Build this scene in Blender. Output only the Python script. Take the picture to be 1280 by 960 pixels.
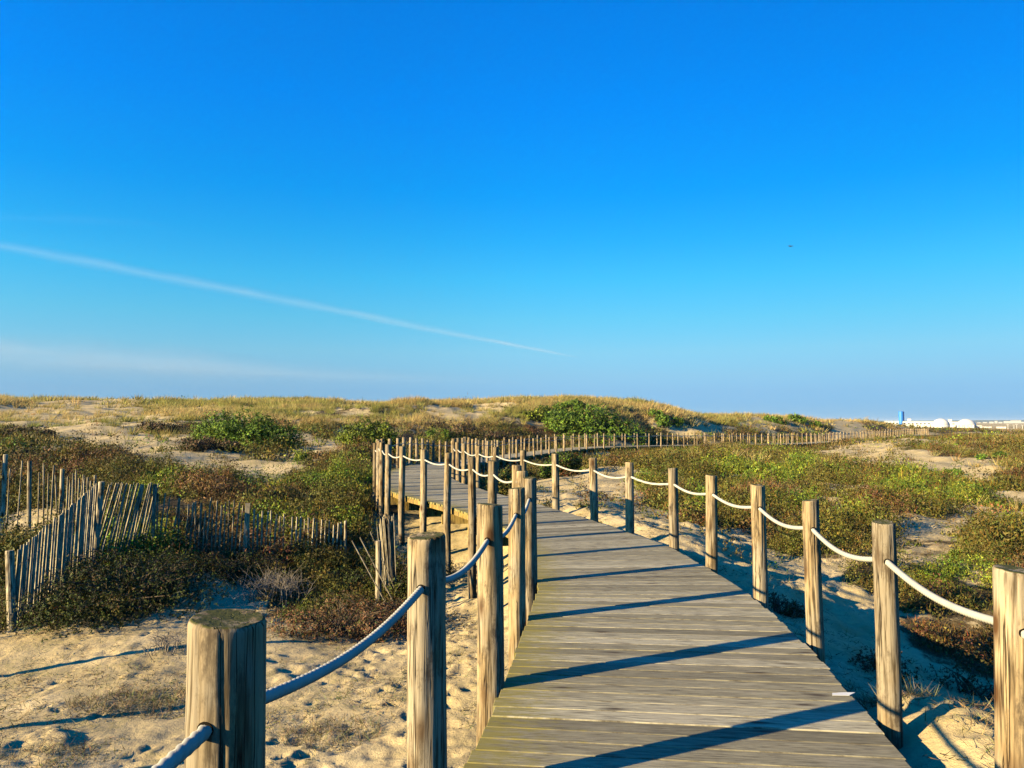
import bpy, math, random
import numpy as np
from mathutils import Vector, Matrix

for o in list(bpy.data.objects):
    bpy.data.objects.remove(o, do_unlink=True)
S = bpy.context.scene
COL = S.collection
R = math.radians
random.seed(7)
rng = np.random.default_rng(11)

# ------------------------------------------------------------------ camera, sky, sun, exposure
F = 950.0                                   # focal length in pixels of the 1280 px wide photograph
PITCH = math.atan(47 / F)
cd = bpy.data.cameras.new('camera'); cam = bpy.data.objects.new('camera', cd); COL.objects.link(cam)
cd.sensor_width = 36; cd.lens = F / 1280 * 36; cd.clip_start = .05; cd.clip_end = 90000
cam.rotation_euler = (math.pi / 2 + PITCH, 0, 0)
S.camera = cam

SUN_EL = R(17); SUN_DIR = Vector((-.905, -.425, 0)).normalized() * math.cos(SUN_EL) + Vector((0, 0, math.sin(SUN_EL)))
SKY_ROT = math.atan2(SUN_DIR.x, SUN_DIR.y)
w = bpy.data.worlds.new('World'); S.world = w; w.use_nodes = True
nt = w.node_tree; bg = nt.nodes['Background']
sky = nt.nodes.new('ShaderNodeTexSky'); sky.sky_type = 'NISHITA'; sky.sun_disc = False
sky.sun_elevation = SUN_EL; sky.sun_rotation = SKY_ROT
sky.altitude = 0; sky.air_density = 1.0; sky.dust_density = .35; sky.ozone_density = 4.0
# the photograph's vivid azure: the sky's colour graded by height above the horizon
GRADE = [(0.0, (.36, .73, 1.52)), (.023, (.35, .66, 1.28)), (.039, (.40, .66, 1.13)), (.06, (.49, .74, 1.03)), (.091, (.54, .88, 1.02)), (.133, (.40, 1.0, 1.085)), (.183, (.226, 1.078, 1.23)),
         (.232, (.10, 1.04, 1.36)), (.289, (.02, .985, 1.56)), (.386, (.005, .965, 1.83)), (.485, (.005, .965, 1.88)), (1.0, (.01, .85, 1.9))]
tcw = nt.nodes.new('ShaderNodeTexCoord'); sx = nt.nodes.new('ShaderNodeSeparateXYZ'); rp = nt.nodes.new('ShaderNodeValToRGB')
while len(rp.color_ramp.elements) < len(GRADE): rp.color_ramp.elements.new(.5)
for e_, (p_, c_) in zip(rp.color_ramp.elements, GRADE): e_.position = p_; e_.color = (c_[0] / 2, c_[1] / 2, c_[2] / 2, 1)
m1 = nt.nodes.new('ShaderNodeVectorMath'); m1.operation = 'MULTIPLY'; m2 = nt.nodes.new('ShaderNodeVectorMath'); m2.operation = 'SCALE'; m2.inputs['Scale'].default_value = 2
nt.links.new(tcw.outputs['Generated'], sx.inputs[0]); nt.links.new(sx.outputs[2], rp.inputs[0])
nt.links.new(sky.outputs[0], m1.inputs[0]); nt.links.new(rp.outputs[0], m1.inputs[1]); az = nt.nodes.new('ShaderNodeMapRange'); az.interpolation_type = 'SMOOTHSTEP'
for i_, v_ in enumerate((-.05, .62, 1.0, .74)): az.inputs[i_ + 1].default_value = v_
m3 = nt.nodes.new('ShaderNodeVectorMath'); m3.operation = 'SCALE'
nt.links.new(sx.outputs[0], az.inputs[0]); nt.links.new(az.outputs[0], m3.inputs['Scale']); nt.links.new(m1.outputs[0], m3.inputs[0])
nt.links.new(m3.outputs[0], m2.inputs[0]); nt.links.new(m2.outputs[0], bg.inputs['Color'])
bg.inputs['Strength'].default_value = .0545
sl = bpy.data.lights.new('sun', 'SUN'); sl.energy = 5; sl.angle = R(.5); sl.color = (1, .80, .46)
sun = bpy.data.objects.new('sun', sl); COL.objects.link(sun)
sun.rotation_euler = (-SUN_DIR).to_track_quat('-Z', 'Y').to_euler()
S.view_settings.view_transform = 'Standard'; S.view_settings.look = 'None'
S.view_settings.gamma = 1; S.view_settings.use_curve_mapping = False
S.view_settings.exposure = 1.70
S.render.engine = 'CYCLES'
S.cycles.max_bounces = 5; S.cycles.diffuse_bounces = 0; S.cycles.glossy_bounces = 1
S.cycles.transmission_bounces = 2; S.cycles.volume_bounces = 0; S.cycles.transparent_max_bounces = 96

# ------------------------------------------------------------------ helpers
def at(x, y, Y):
    """a photograph pixel and a forward distance -> a place"""
    cx = (x - 640) / F; cy = -(y - 480) / F
    d = np.array([cx, math.cos(PITCH) - cy * math.sin(PITCH), cy * math.cos(PITCH) + math.sin(PITCH)])
    return d * (Y / d[1])

def tag(o, label=None, cat=None, group=None, kind=None):
    if label: o['label'] = label
    if cat: o['category'] = cat
    if group: o['group'] = group
    if kind: o['kind'] = kind
    return o

def link(name, me, mat=None, parent=None, smooth=False):
    o = bpy.data.objects.new(name, me); COL.objects.link(o)
    if mat is not None and not me.materials: me.materials.append(mat)
    if parent is not None: o.parent = parent
    if smooth: me.polygons.foreach_set('use_smooth', np.ones(len(me.polygons), dtype=bool))
    return o

def empty(name, loc, rz=0):
    o = bpy.data.objects.new(name, None); COL.objects.link(o); o.location = loc; o.rotation_euler = (0, 0, rz)
    o.empty_display_size = .2
    return o

def np_mesh(name, v, faces, nside, col=None):
    """mesh from arrays: v (n,3), faces (m,nside); col: per-vertex rgb"""
    me = bpy.data.meshes.new(name)
    v = np.ascontiguousarray(v, dtype=np.float32); faces = np.ascontiguousarray(faces, dtype=np.int32)
    me.vertices.add(len(v)); me.vertices.foreach_set('co', v.ravel())
    m = len(faces)
    me.loops.add(m * nside); me.loops.foreach_set('vertex_index', faces.ravel())
    me.polygons.add(m); me.polygons.foreach_set('loop_start', np.arange(m, dtype=np.int32) * nside)
    me.update(calc_edges=True)
    if col is not None:
        a = me.attributes.new('tint', 'FLOAT_COLOR', 'POINT')
        c = np.ones((len(v), 4), dtype=np.float32); c[:, :3] = col
        a.data.foreach_set('color', c.ravel())
    return me

class MB:
    """collects shapes, then makes one mesh"""
    def __init__(s): s.v = []; s.f = []; s.uv = []
    def add(s, v, f, uv=None):
        n = len(s.v); s.v += [tuple(p) for p in v]; s.f += [tuple(i + n for i in q) for q in f]
        s.uv += uv if uv else [None] * len(f)
    def hexa(s, p):
        """p: 8 corners, bottom ring then top ring"""
        s.add(p, [(3, 2, 1, 0), (4, 5, 6, 7), (0, 1, 5, 4), (1, 2, 6, 5), (2, 3, 7, 6), (3, 0, 4, 7)])
    def box(s, x0, x1, y0, y1, z0, z1):
        s.hexa([(x0, y0, z0), (x1, y0, z0), (x1, y1, z0), (x0, y1, z0), (x0, y0, z1), (x1, y0, z1), (x1, y1, z1), (x0, y1, z1)])
    def bar(s, a, b, w, t, side=None):
        """rectangular bar from a to b; w wide along side, t the other way"""
        a = Vector(a); b = Vector(b); d = (b - a).normalized()
        sd = Vector(side) if side is not None else Vector((1, 0, 0))
        u = (sd - d * sd.dot(d)).normalized() * (w / 2); q = d.cross(u).normalized() * (t / 2)
        s.hexa([a - u - q, a + u - q, a + u + q, a - u + q, b - u - q, b + u - q, b + u + q, b - u + q])
    def tube(s, pts, rad, n=8, cap=True):
        pts = [Vector(p) for p in pts]; base = len(s.v); m = len(pts)
        if not hasattr(rad, '__len__'): rad = [rad] * m
        v = []; up = Vector((.013, .027, 1))
        for i, p in enumerate(pts):
            d = (pts[min(i + 1, m - 1)] - pts[max(i - 1, 0)]).normalized()
            r = up if abs(d.z) < .95 else Vector((1, .02, 0))
            u = d.cross(r).normalized(); q = u.cross(d)
            for k in range(n):
                a = 2 * math.pi * k / n
                v.append(p + (u * math.cos(a) + q * math.sin(a)) * rad[i])
        f = [(i * n + k, i * n + (k + 1) % n, (i + 1) * n + (k + 1) % n, (i + 1) * n + k) for i in range(m - 1) for k in range(n)]
        if cap: f += [tuple(reversed(range(n))), tuple((m - 1) * n + k for k in range(n))]
        s.add(v, f)
    def build(s, name, mat, parent=None, smooth=False):
        me = bpy.data.meshes.new(name); me.from_pydata(s.v, [], s.f); me.update()
        if any(u is not None for u in s.uv):
            l = me.uv_layers.new(name='UVMap'); i = 0
            for f, u in zip(s.f, s.uv):
                for k in range(len(f)):
                    l.data[i].uv = u[k] if u else (0, 0); i += 1
        return link(name, me, mat, parent, smooth)

# value noise on a hashed lattice
def _hash(i, j, seed):
    n = (i * 374761393 + j * 668265263 + seed * 1274126177) & 0xffffffff
    n = ((n ^ (n >> 13)) * 1103515245) & 0xffffffff
    n = ((n ^ (n >> 16)) * 2246822519) & 0xffffffff
    return (n ^ (n >> 15)) / 4294967295.0
def vnoise(x, y, seed=0):
    i = np.floor(x).astype(np.int64); j = np.floor(y).astype(np.int64)
    u = x - i; v = y - j; u = u * u * u * (u * (u * 6 - 15) + 10); v = v * v * v * (v * (v * 6 - 15) + 10)
    a = _hash(i, j, seed); b = _hash(i + 1, j, seed); c = _hash(i, j + 1, seed); d = _hash(i + 1, j + 1, seed)
    return (a * (1 - u) + b * u) * (1 - v) + (c * (1 - u) + d * u) * v
def fbm(x, y, seed=0, o=4):
    t = 0; a = .5
    for k in range(o):
        t = t + a * (vnoise(x, y, seed + k * 17) * 2 - 1); a *= .5
        x, y = x * 1.93 + y * .31 + 5.2, y * 1.93 - x * .31 + 1.7
    return t
def sstep(e0, e1, x):
    t = np.clip((x - e0) / (e1 - e0), 0, 1); return t * t * (3 - 2 * t)

# ------------------------------------------------------------------ boardwalk line (plan) and deck level
CL = [(-.55, -9), (-.3, -6), (.0, -3), (.25, -1), (.45, .4), (.62, 1.7), (.78, 3.0), (.95, 4.4), (1.09, 5.9), (1.2, 7.3), (1.17, 8.6), (1.05, 9.9), (.72, 11.3),
      (.3, 12.55), (-.18, 13.9), (-.77, 15.6), (-1.38, 17.0), (-1.85, 18.3), (-2.22, 19.5), (-2.6, 21), (-2.86, 22.4), (-3.0, 24.5), (-3.0, 27), (-2.92, 30), (-2.8, 33),
      (-2.5, 37), (-1.95, 41), (-1.0, 44.8), (.3, 48.2), (1.9, 52), (3.6, 55.6), (5.6, 59), (8, 61.6), (10.6, 63.7), (15.0, 67.2), (20.6, 72.2), (28.3, 80.5), (37.6, 91.5), (48, 104), (59, 117), (66, 125), (72, 134), (76, 146)]
DZ = [(-20, -1.6), (20, -1.62), (29, -1.64), (36, -1.95), (41, -2.10), (48, -2.12), (56, -2.02), (63, -2.0), (70, -2.12), (84, -2.42), (105, -2.42), (117, -2.2), (125, -2.25), (150, -2.4)]
def catmull(P, n=24):
    P = np.array(P, float); out = []
    for i in range(len(P) - 1):
        p0 = P[max(i - 1, 0)]; p1 = P[i]; p2 = P[i + 1]; p3 = P[min(i + 2, len(P) - 1)]
        for t in np.arange(n) / n:
            out.append(.5 * (2 * p1 + (p2 - p0) * t + (2 * p0 - 5 * p1 + 4 * p2 - p3) * t * t + (3 * p1 - p0 - 3 * p2 + p3) * t ** 3))
    out.append(P[-1]); return np.array(out)
_c = catmull(CL); _s = np.r_[0, np.cumsum(np.linalg.norm(np.diff(_c, axis=0), axis=1))]
def path(s):
    """plan point and right-hand normal at arc length s"""
    x = np.interp(s, _s, _c[:, 0]); y = np.interp(s, _s, _c[:, 1])
    tx = np.interp(s + .5, _s, _c[:, 0]) - np.interp(s - .5, _s, _c[:, 0]); ty = np.interp(s + .5, _s, _c[:, 1]) - np.interp(s - .5, _s, _c[:, 1])
    l = np.hypot(tx, ty)
    return x, y, ty / l, -tx / l
_dy, _dzv = np.array(DZ).T
_yy = np.arange(-20, 151, .5); _zz = np.interp(_yy, _dy, _dzv); _zz = np.convolve(np.pad(_zz, 6, 'edge'), np.ones(13) / 13, 'valid')
def deck_z(y): return np.interp(y, _yy, _zz)
PS = np.arange(0, _s[-1], .25); PX, PY, _, _ = path(PS)
def path_dist(x, y):
    """distance to the centre line, and the deck level there"""
    x = np.asarray(x, float).ravel(); y = np.asarray(y, float).ravel()
    d = np.full(len(x), 99.); z = np.full(len(x), -9.)
    near = np.where((y > -14) & (y < 155) & (x > -10) & (x < 90))[0]
    for c in np.array_split(near, max(1, len(near) // 20000)):
        D = (x[c, None] - PX[None]) ** 2 + (y[c, None] - PY[None]) ** 2
        k = D.argmin(1); d[c] = np.sqrt(D[np.arange(len(c)), k]); z[c] = deck_z(PY[k])
    return d, z

# ------------------------------------------------------------------ terrain
CP = []
for p in [(0,501,95),(100,502,95),(200,504,96),(260,504,100),(370,502,105),(450,506,95),(510,506,75),(560,507,78),(620,511,75),(690,516,72),(740,518,73),(790,521,78),(830,519,80),
          (870,523,92),(950,525,110),(1000,524.5,122),(1050,526.5,135),(1090,528,150),(1112,531,165),(1132,534,175),(1150,534.5,210),(1220,539,300),(1280,540,320),(-150,497,92),(-150,545,40),(-200,600,20),
          (60,520,60),(60,552,36),(200,530,52),(130,545,40),(200,570,30),(310,562,35),(250,590,24),(330,577,31),(400,590,26),(420,560,38),(470,566,34),(400,540,50),(500,532,58),
          (560,532,62),(620,532,65),(300,610,21),(400,625,20),(350,655,17.5),(100,592,24),(0,562,30),(430,640,18.5),
          (700,600,30),(760,590,33),(850,600,29),(850,575,45),(1000,580,42),(1000,620,23),(1000,650,17.5),(1130,562,60),(1100,566,57),(1250,600,32),(1250,570,55),(1200,660,17),(1270,700,13),
          (1050,700,12.5),(1250,548,110),(1180,550,100),(900,559,66),(1050,554,90),(690,545,66),(760,543,68),(830,541,76),(900,538,84),(960,536,98),(1040,536,118),(1400,560,60),(1400,640,20),
          (1400,545,120),(640,622,22)]:
    CP.append(at(*p))
CP += [(-4,6,-2.62),(-1.5,3.5,-2.5),(-.9,8,-2.72),(-.65,12.3,-3.02),(-2.3,13,-3.05),(-6.9,10.5,-2.9),(-7.1,13.2,-2.45),(-5.1,14.5,-2.7),(-3.3,15,-2.75),(-2.5,16.6,-2.6),(-3.4,18.8,-2.4),
       (-10.6,16,-2.4),(-13,19,-2.3),(-7,4,-2.6),(-3,0,-2.5),(-1.2,-2,-2.4),(-5,9,-2.85),(-3,10,-2.9),(-2,18.4,-2.45),
       (-3,25,-2.25),(-3,30,-2.35),(-2.8,36,-2.7),(-1.5,42,-2.75),(.5,48,-2.65),(3,57,-2.5),(8,61.5,-2.4),(15,68,-2.5),(28,81,-2.95),(38,92,-3.1),(48,104,-3.15),(59,117,-3.0),(70,131,-2.7),(76,146,-2.7),
       (2.3,12,-1.72),(2.0,13.4,-1.72),(1.7,15,-1.76),(1.2,16.8,-1.85),(2.7,11,-1.78),(.4,18.5,-2.0),(2.9,10.4,-1.95),(3.4,13,-1.95),(2.8,16,-2.0),(4.2,11,-2.28),(4.6,14,-2.28),(3.0,7.6,-2.15),(2.6,6.0,-2.12),
       (2.45,4.5,-1.66),(2.85,4.5,-1.72),(2.3,3.0,-1.72),(3.0,3.7,-1.80),(3.5,4.4,-2.0),(3.7,5.6,-2.5),(2.9,5.4,-2.0),(4.3,7,-2.72),(5.5,8.7,-2.78),(7,8,-2.75),(6.6,10.8,-2.42),(9,10,-2.5),(4.5,3,-2.45),(2.5,0,-2.2),(0.8,6,-2.5),(0.3,14,-2.5),(-.3,16,-2.5),
       (-20,-8,-2.6),(20,-8,-2.8),(0,-25,-2.2),(-40,5,-1.8),(45,5,-3),(-120,40,1.5),(150,40,-3.6),(-160,-40,0),(200,-60,-4),(0,-120,-2)]
for a in np.linspace(-70, 70, 15):          # behind the dunes the land falls to the plain
    for r_, z_ in ((190, .6 if a < 8 else -2.4), (330, -2.5 if a < 8 else -4.3), (650, -5.5), (1500, -5.6), (5000, -5.6), (12000, -5.6)):
        if r_ == 190 and 18 < a < 45: z_ = -3.2
        CP.append((math.sin(R(a)) * r_, math.cos(R(a)) * r_ - 8, z_))
CP = np.array(CP)
def warp(x, y):
    return np.stack([np.arctan2(x, y + 8) * 2.2, np.log(np.maximum(np.hypot(x, y + 8), .5))], -1)
_W = warp(CP[:, 0], CP[:, 1]); MQ = .07
_A = np.sqrt(((_W[:, None] - _W[None]) ** 2).sum(-1) + MQ ** 2)
_n = len(CP)
_K = np.zeros((_n + 3, _n + 3)); _K[:_n, :_n] = _A - .0008 * np.eye(_n); _K[:_n, _n] = 1; _K[:_n, _n + 1:] = _W; _K[_n:, :_n] = _K[:_n, _n:].T
_k = np.linalg.solve(_K, np.r_[CP[:, 2], 0, 0, 0])
def base_h(x, y):
    x = np.asarray(x, float).ravel(); y = np.asarray(y, float).ravel(); out = np.empty(len(x))
    for c in np.array_split(np.arange(len(x)), max(1, len(x) // 20000)):
        q = warp(x[c], y[c]); D = np.sqrt(((q[:, None] - _W[None]) ** 2).sum(-1) + MQ ** 2)
        out[c] = D @ _k[:_n] + _k[_n] + q @ _k[_n + 1:]
    return out
# footprints and scuffs in the open sand
_fp = []
for k in range(1700):
    x = random.uniform(-6.5, 1.2); y = random.uniform(2.5, 14)
    if random.random() < .42: x = random.uniform(-1.9, -.2); y = random.uniform(4, 15)
    if random.random() < .25: x = random.uniform(1.9, 5.2); y = random.uniform(2.5, 17)
    _fp.append((x, y, random.gauss(.35, .7), random.uniform(.04, .075), random.uniform(.05, .13), random.choice((.004, .007, .011, .018, .026))))
def rough_h(x, y):
    """hummocks, ripples, footprints"""
    r = np.hypot(x, y)
    big = sstep(14, 40, r)
    h = fbm(x / 4.2, y / 4.2, 3) * (.10 + .32 * big) * (1 - .7 * sstep(250, 500, r)) + fbm(x / 14, y / 14, 9, 3) * .34 * sstep(30, 70, r) * (1 - .8 * sstep(250, 500, r))
    h *= 1 - .65 * sstep(85, 160, r) * (x > .42 * y)
    h += fbm(x / 1.1, y / 1.1, 21) * .06 + fbm(x / 1.9, y / 1.9, 28) * .17 * sstep(13, 22, r)
    n = np.where(r < 26)[0]
    ch = .25 + 1.3 * sstep(-.15, .3, fbm(x[n] / 1.3, y[n] / 1.3, 35, 3)) + .7 * (x[n] > 1.2)
    h[n] += ch * fbm(x[n] / .30, y[n] / .30, 33, 3) * .034 + ch * fbm(x[n] / .15, y[n] / .11, 37, 3) * .026
    for (px, py, a, sx, sy, d) in _fp:
        m = n[(np.abs(x[n] - px) < .5) & (np.abs(y[n] - py) < .5)]
        if not len(m): continue
        dx = x[m] - px; dy = y[m] - py; u = dx * math.cos(a) + dy * math.sin(a); v = -dx * math.sin(a) + dy * math.cos(a)
        q = (u / sx) ** 2 + (v / sy) ** 2
        h[m] += -d * np.exp(-q * q) + .45 * d * np.exp(-(np.sqrt(q) - 1.5) ** 2 * 6)
    return h
def ground_h(x, y):
    x = np.asarray(x, float).ravel(); y = np.asarray(y, float).ravel()
    h = base_h(x, y) + rough_h(x, y)
    d, z = path_dist(x, y)
    lim = z - .15 + np.clip(d - 1.1, 0, .3) * .3
    k = 1 - sstep(1.15, 1.5, d)
    return np.where(h > lim, h * (1 - k) + lim * k, h)
def gh(x, y): return float(ground_h([x], [y])[0])

_ts = np.r_[np.arange(2, 30, .12), np.arange(30, 170, .7)]
def hit(px, py):
    """where the line of sight through a photograph pixel meets the ground"""
    d = at(px, py, 1.0); p = d[None] * _ts[:, None]
    g = base_h(p[:, 0], p[:, 1])
    k = np.where(p[:, 2] <= g)[0]
    i = k[0] if len(k) else len(_ts) - 1
    return p[i]

# cover: positive where plants grow, negative bare sand. Patches: px, py, rx, ry, weight
SAND = [(80,532,72,15),(60,514,60,7),(150,545,40,13),(185,566,45,11),(235,577,45,10),(300,591,62,7),(252,541,17,18),(395,562,26,4),(575,515,38,6),(608,511,22,4),(340,503,50,4),
        (28,661,52,14),(0,505,50,5),(150,900,340,105),(420,870,160,80),(258,768,58,34),(590,760,60,120),(585,690,40,22),(760,632,90,42),(705,612,40,12),(840,672,60,22),(940,706,75,22),(1090,860,130,110),(1210,915,110,60),
        (1110,566,55,9),(1148,575,36,7),(1205,590,46,7),(1232,600,18,5),(1268,550,24,5),(1170,666,46,9),(1250,645,36,5),(1222,656,26,6),(1275,622,30,7),(985,722,40,8),(1050,640,18,4),
        (842,532,30,5),(885,534,16,4),(952,536,22,5),(120,507,40,4),(440,545,20,3),(1230,580,30,4),(1160,555,22,3)]
PLANT = [(20,548,48,13),(210,538,32,11),(255,562,40,10),(110,735,110,70),(420,745,85,60),(380,640,100,50),(1120,740,130,28),(1010,690,60,14),(860,590,130,30),(100,590,100,14)]
GREEN = [(1030,585,30,15),(1135,615,36,14),(1180,597,20,7),(930,590,60,14),(980,604,50,14),(350,585,35,10),(330,612,50,16),(420,610,60,18),(200,565,20,6),(300,600,40,10),(1060,655,40,10),(1000,640,40,10),(440,655,30,14),(1185,690,16,8),(1150,600,30,8),(880,640,30,25),(130,700,90,50),(470,620,30,30)]
def ellipses(L, grow=0):
    out = []
    for (px, py, rx, ry) in L:
        a = hit(px, py); b = hit(px, min(py + ry, 959)); t = hit(px, py - ry)
        sx = rx / F * a[1]; sy = max(.25, min(abs(t[1] - b[1]) / 2, 9 + a[1] * .12))
        out.append((a[0], (t[1] + b[1]) / 2 + sy * grow * .3, sx * (1 + grow * .3), sy * (1 + grow)))
    return out
E_S, E_P, E_G = ellipses(SAND, .7), ellipses(PLANT), ellipses(GREEN)
def patch(x, y, E):
    t = np.full(x.shape, -1.); ang = np.arctan2(x, y)
    for (ex, ey, sx, sy) in E:
        # ellipse axes along and across the bearing from the viewpoint of the path
        b = math.atan2(ex, ey); c, s = math.cos(b), math.sin(b); dx = x - ex; dy = y - ey
        u = dx * c - dy * s; v = dx * s + dy * c
        t = np.maximum(t, 1 - np.sqrt((u / sx) ** 2 + (v / sy) ** 2))
    return t
def cover(x, y):
    x = np.asarray(x, float).ravel(); y = np.asarray(y, float).ravel()
    r = np.hypot(x, y); sc = np.clip(r / 25, .35, 2.2)
    n = fbm(x / 2.2, y / 2.2, 51, 5) * .8 + fbm(x / (9), y / 9, 57, 3) * .62
    c = .72 + n
    c -= 2.7 * np.clip(patch(x, y, E_S) + .12, 0, .7) * (1 - .12 * sstep(22, 40, r))
    c -= .40 * sstep(24, 34, y) * (1 - sstep(-8, -2, x))
    c += 1.4 * np.clip(patch(x, y, E_P) + .1, 0, .7)
    c -= .9 * (1 - sstep(7.6, 9.0, y)) * (x > 1.5) * (1 - sstep(5.0, 6.5, x))
    d, z = path_dist(x, y)
    c -= .35 * (1 - sstep(1.3, 2.4, d)) * (y > 20)
    c -= 1.6 * (1 - sstep(1.2, 2.0, d)) * (y < 20)
    c -= .9 * sstep(11.5, 7, y) * (x < 0) + 1.2 * sstep(8.5, 4, y) * (x > 0) * (1 - sstep(4, 8, x))
    return c

def polar_grid():
    lr = np.r_[np.arange(math.log(1.2), math.log(8), .03), np.arange(math.log(8), math.log(24), .0032), np.arange(math.log(24), math.log(210), .009), np.arange(math.log(210), math.log(12000), .035), [math.log(14000)]]
    th = np.r_[np.arange(-180, -52, 4), np.arange(-52, -42, .5), np.arange(-42, 42, .135), np.arange(42, 52, .5), np.arange(52, 180, 4)]
    r = np.exp(lr); th = np.radians(th)
    return r, th
_r, _th = polar_grid()
GX = (np.sin(_th)[None] * _r[:, None]); GY = (np.cos(_th)[None] * _r[:, None]) - 8
gx, gy = GX.ravel(), GY.ravel()
gz = ground_h(gx, gy); gc = cover(gx, gy); gc = gc * (1 - .5 * sstep(180, 420, np.hypot(gx, gy)))
# tussocks lift the ground where plants grow
nr, nth = len(_r), len(_th)
i0 = (np.arange(nr - 1)[:, None] * nth + np.arange(nth)[None]).ravel(); i1 = (np.arange(nr - 1)[:, None] * nth + (np.arange(nth)[None] + 1) % nth).ravel()
quads = np.stack([i0, i1, i1 + nth, i0 + nth], 1)

# ------------------------------------------------------------------ materials
class NT:
    def __init__(s, name):
        s.m = bpy.data.materials.new(name); s.m.use_nodes = True; s.t = s.m.node_tree
        s.b = s.t.nodes['Principled BSDF']; s.out = s.t.nodes['Material Output']
    def n(s, typ, **kw):
        q = s.t.nodes.new('ShaderNode' + typ)
        for k, v in kw.items():
            if k in q.inputs.keys() if isinstance(k, str) else False: q.inputs[k].default_value = v
            else: setattr(q, k, v)
        return q
    def l(s, a, b): s.t.links.new(a, b)
    def mapping(s, src, scale):
        q = s.n('Mapping'); q.inputs['Scale'].default_value = scale; s.l(src, q.inputs['Vector']); return q.outputs[0]
    def noise(s, vec, scale, detail=4, rough=.55):
        q = s.n('TexNoise'); q.inputs['Scale'].default_value = scale; q.inputs['Detail'].default_value = detail; q.inputs['Roughness'].default_value = rough
        if vec is not None: s.l(vec, q.inputs['Vector'])
        return q.outputs['Fac']
    def ramp(s, src, stops):
        q = s.n('ValToRGB'); e = q.color_ramp.elements
        while len(e) < len(stops): e.new(.5)
        for k, (p, c) in enumerate(stops):
            e[k].position = p; e[k].color = (*c, 1) if hasattr(c, '__len__') else (c, c, c, 1)
        s.l(src, q.inputs[0]); return q.outputs[0]
    def mix(s, f, a, b, mode='MIX'):
        q = s.n('Mix', data_type='RGBA', blend_type=mode)
        for v, i in ((f, 0), (a, 6), (b, 7)):
            if hasattr(v, 'links'): s.l(v, q.inputs[i])
            else: q.inputs[i].default_value = v if i == 0 else (*v, 1)
        return q.outputs[2]
    def math(s, op, a, b=None, clamp=False):
        q = s.n('Math', operation=op, use_clamp=clamp)
        for v, i in ((a, 0), (b, 1)):
            if v is None: continue
            if hasattr(v, 'links'): s.l(v, q.inputs[i])
            else: q.inputs[i].default_value = v
        return q.outputs[0]
    def bump(s, h, dist, strength=1):
        q = s.n('Bump'); q.inputs['Strength'].default_value = strength; q.inputs['Distance'].default_value = dist
        s.l(h, q.inputs['Height']); s.l(q.outputs[0], s.b.inputs['Normal'])
    def done(s, col=None, rough=.8, spec=.2):
        if col is not None:
            if hasattr(col, 'links'): s.l(col, s.b.inputs['Base Color'])
            else: s.b.inputs['Base Color'].default_value = (*col, 1)
        s.b.inputs['Roughness'].default_value = rough; s.b.inputs['Specular IOR Level'].default_value = spec
        return s.m

def plain(name, col, rough=.8, spec=.2, var=.15, scale=6):
    k = NT(name); tc = k.n('TexCoord').outputs['Object']
    n = k.noise(tc, scale, 5)
    return k.done(k.mix(n, [c * (1 - var) for c in col], [min(1, c * (1 + var)) for c in col]), rough, spec)

def mat_ground():
    k = NT('dune_ground'); tc = k.n('TexCoord').outputs['Object']
    cov = k.n('Attribute', attribute_name='cover').outputs['Fac']
    n1 = k.noise(tc, .9, 6); n2 = k.noise(tc, 14, 6, .65); n3 = k.noise(tc, 120, 3)
    sand = k.ramp(n1, [(.3, (.40, .305, .14)), (.55, (.53, .41, .205)), (.8, (.60, .48, .27))])
    sand = k.mix(k.ramp(n2, [(.35, .55), (.6, 0)]), sand, (.30, .225, .13))
    sand = k.mix(k.ramp(n3, [(.25, .5), (.42, 0)]), sand, (.16, .115, .07))
    moss = k.math('MULTIPLY', k.ramp(k.noise(tc, 2.3, 5), [(.47, 0), (.63, .6)]), k.ramp(n2, [(.4, 0), (.6, 1)]))
    sand = k.mix(moss, sand, (.19, .165, .07))
    litter = k.ramp(n2, [(.3, (.04, .03, .015)), (.55, (.085, .062, .03)), (.75, (.2, .15, .08))])
    edge = k.math('ADD', cov, k.math('MULTIPLY', k.math('SUBTRACT', k.noise(tc, 3.5, 8, .75), .5), 1.5))
    col = k.mix(k.ramp(edge, [(.42, 0), (.62, 1)]), sand, litter)
    k.bump(k.math('ADD', k.math('MULTIPLY', n2, .8), k.math('MULTIPLY', n3, .25)), .03, .8)
    return k.done(col, .95, .05)

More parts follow.
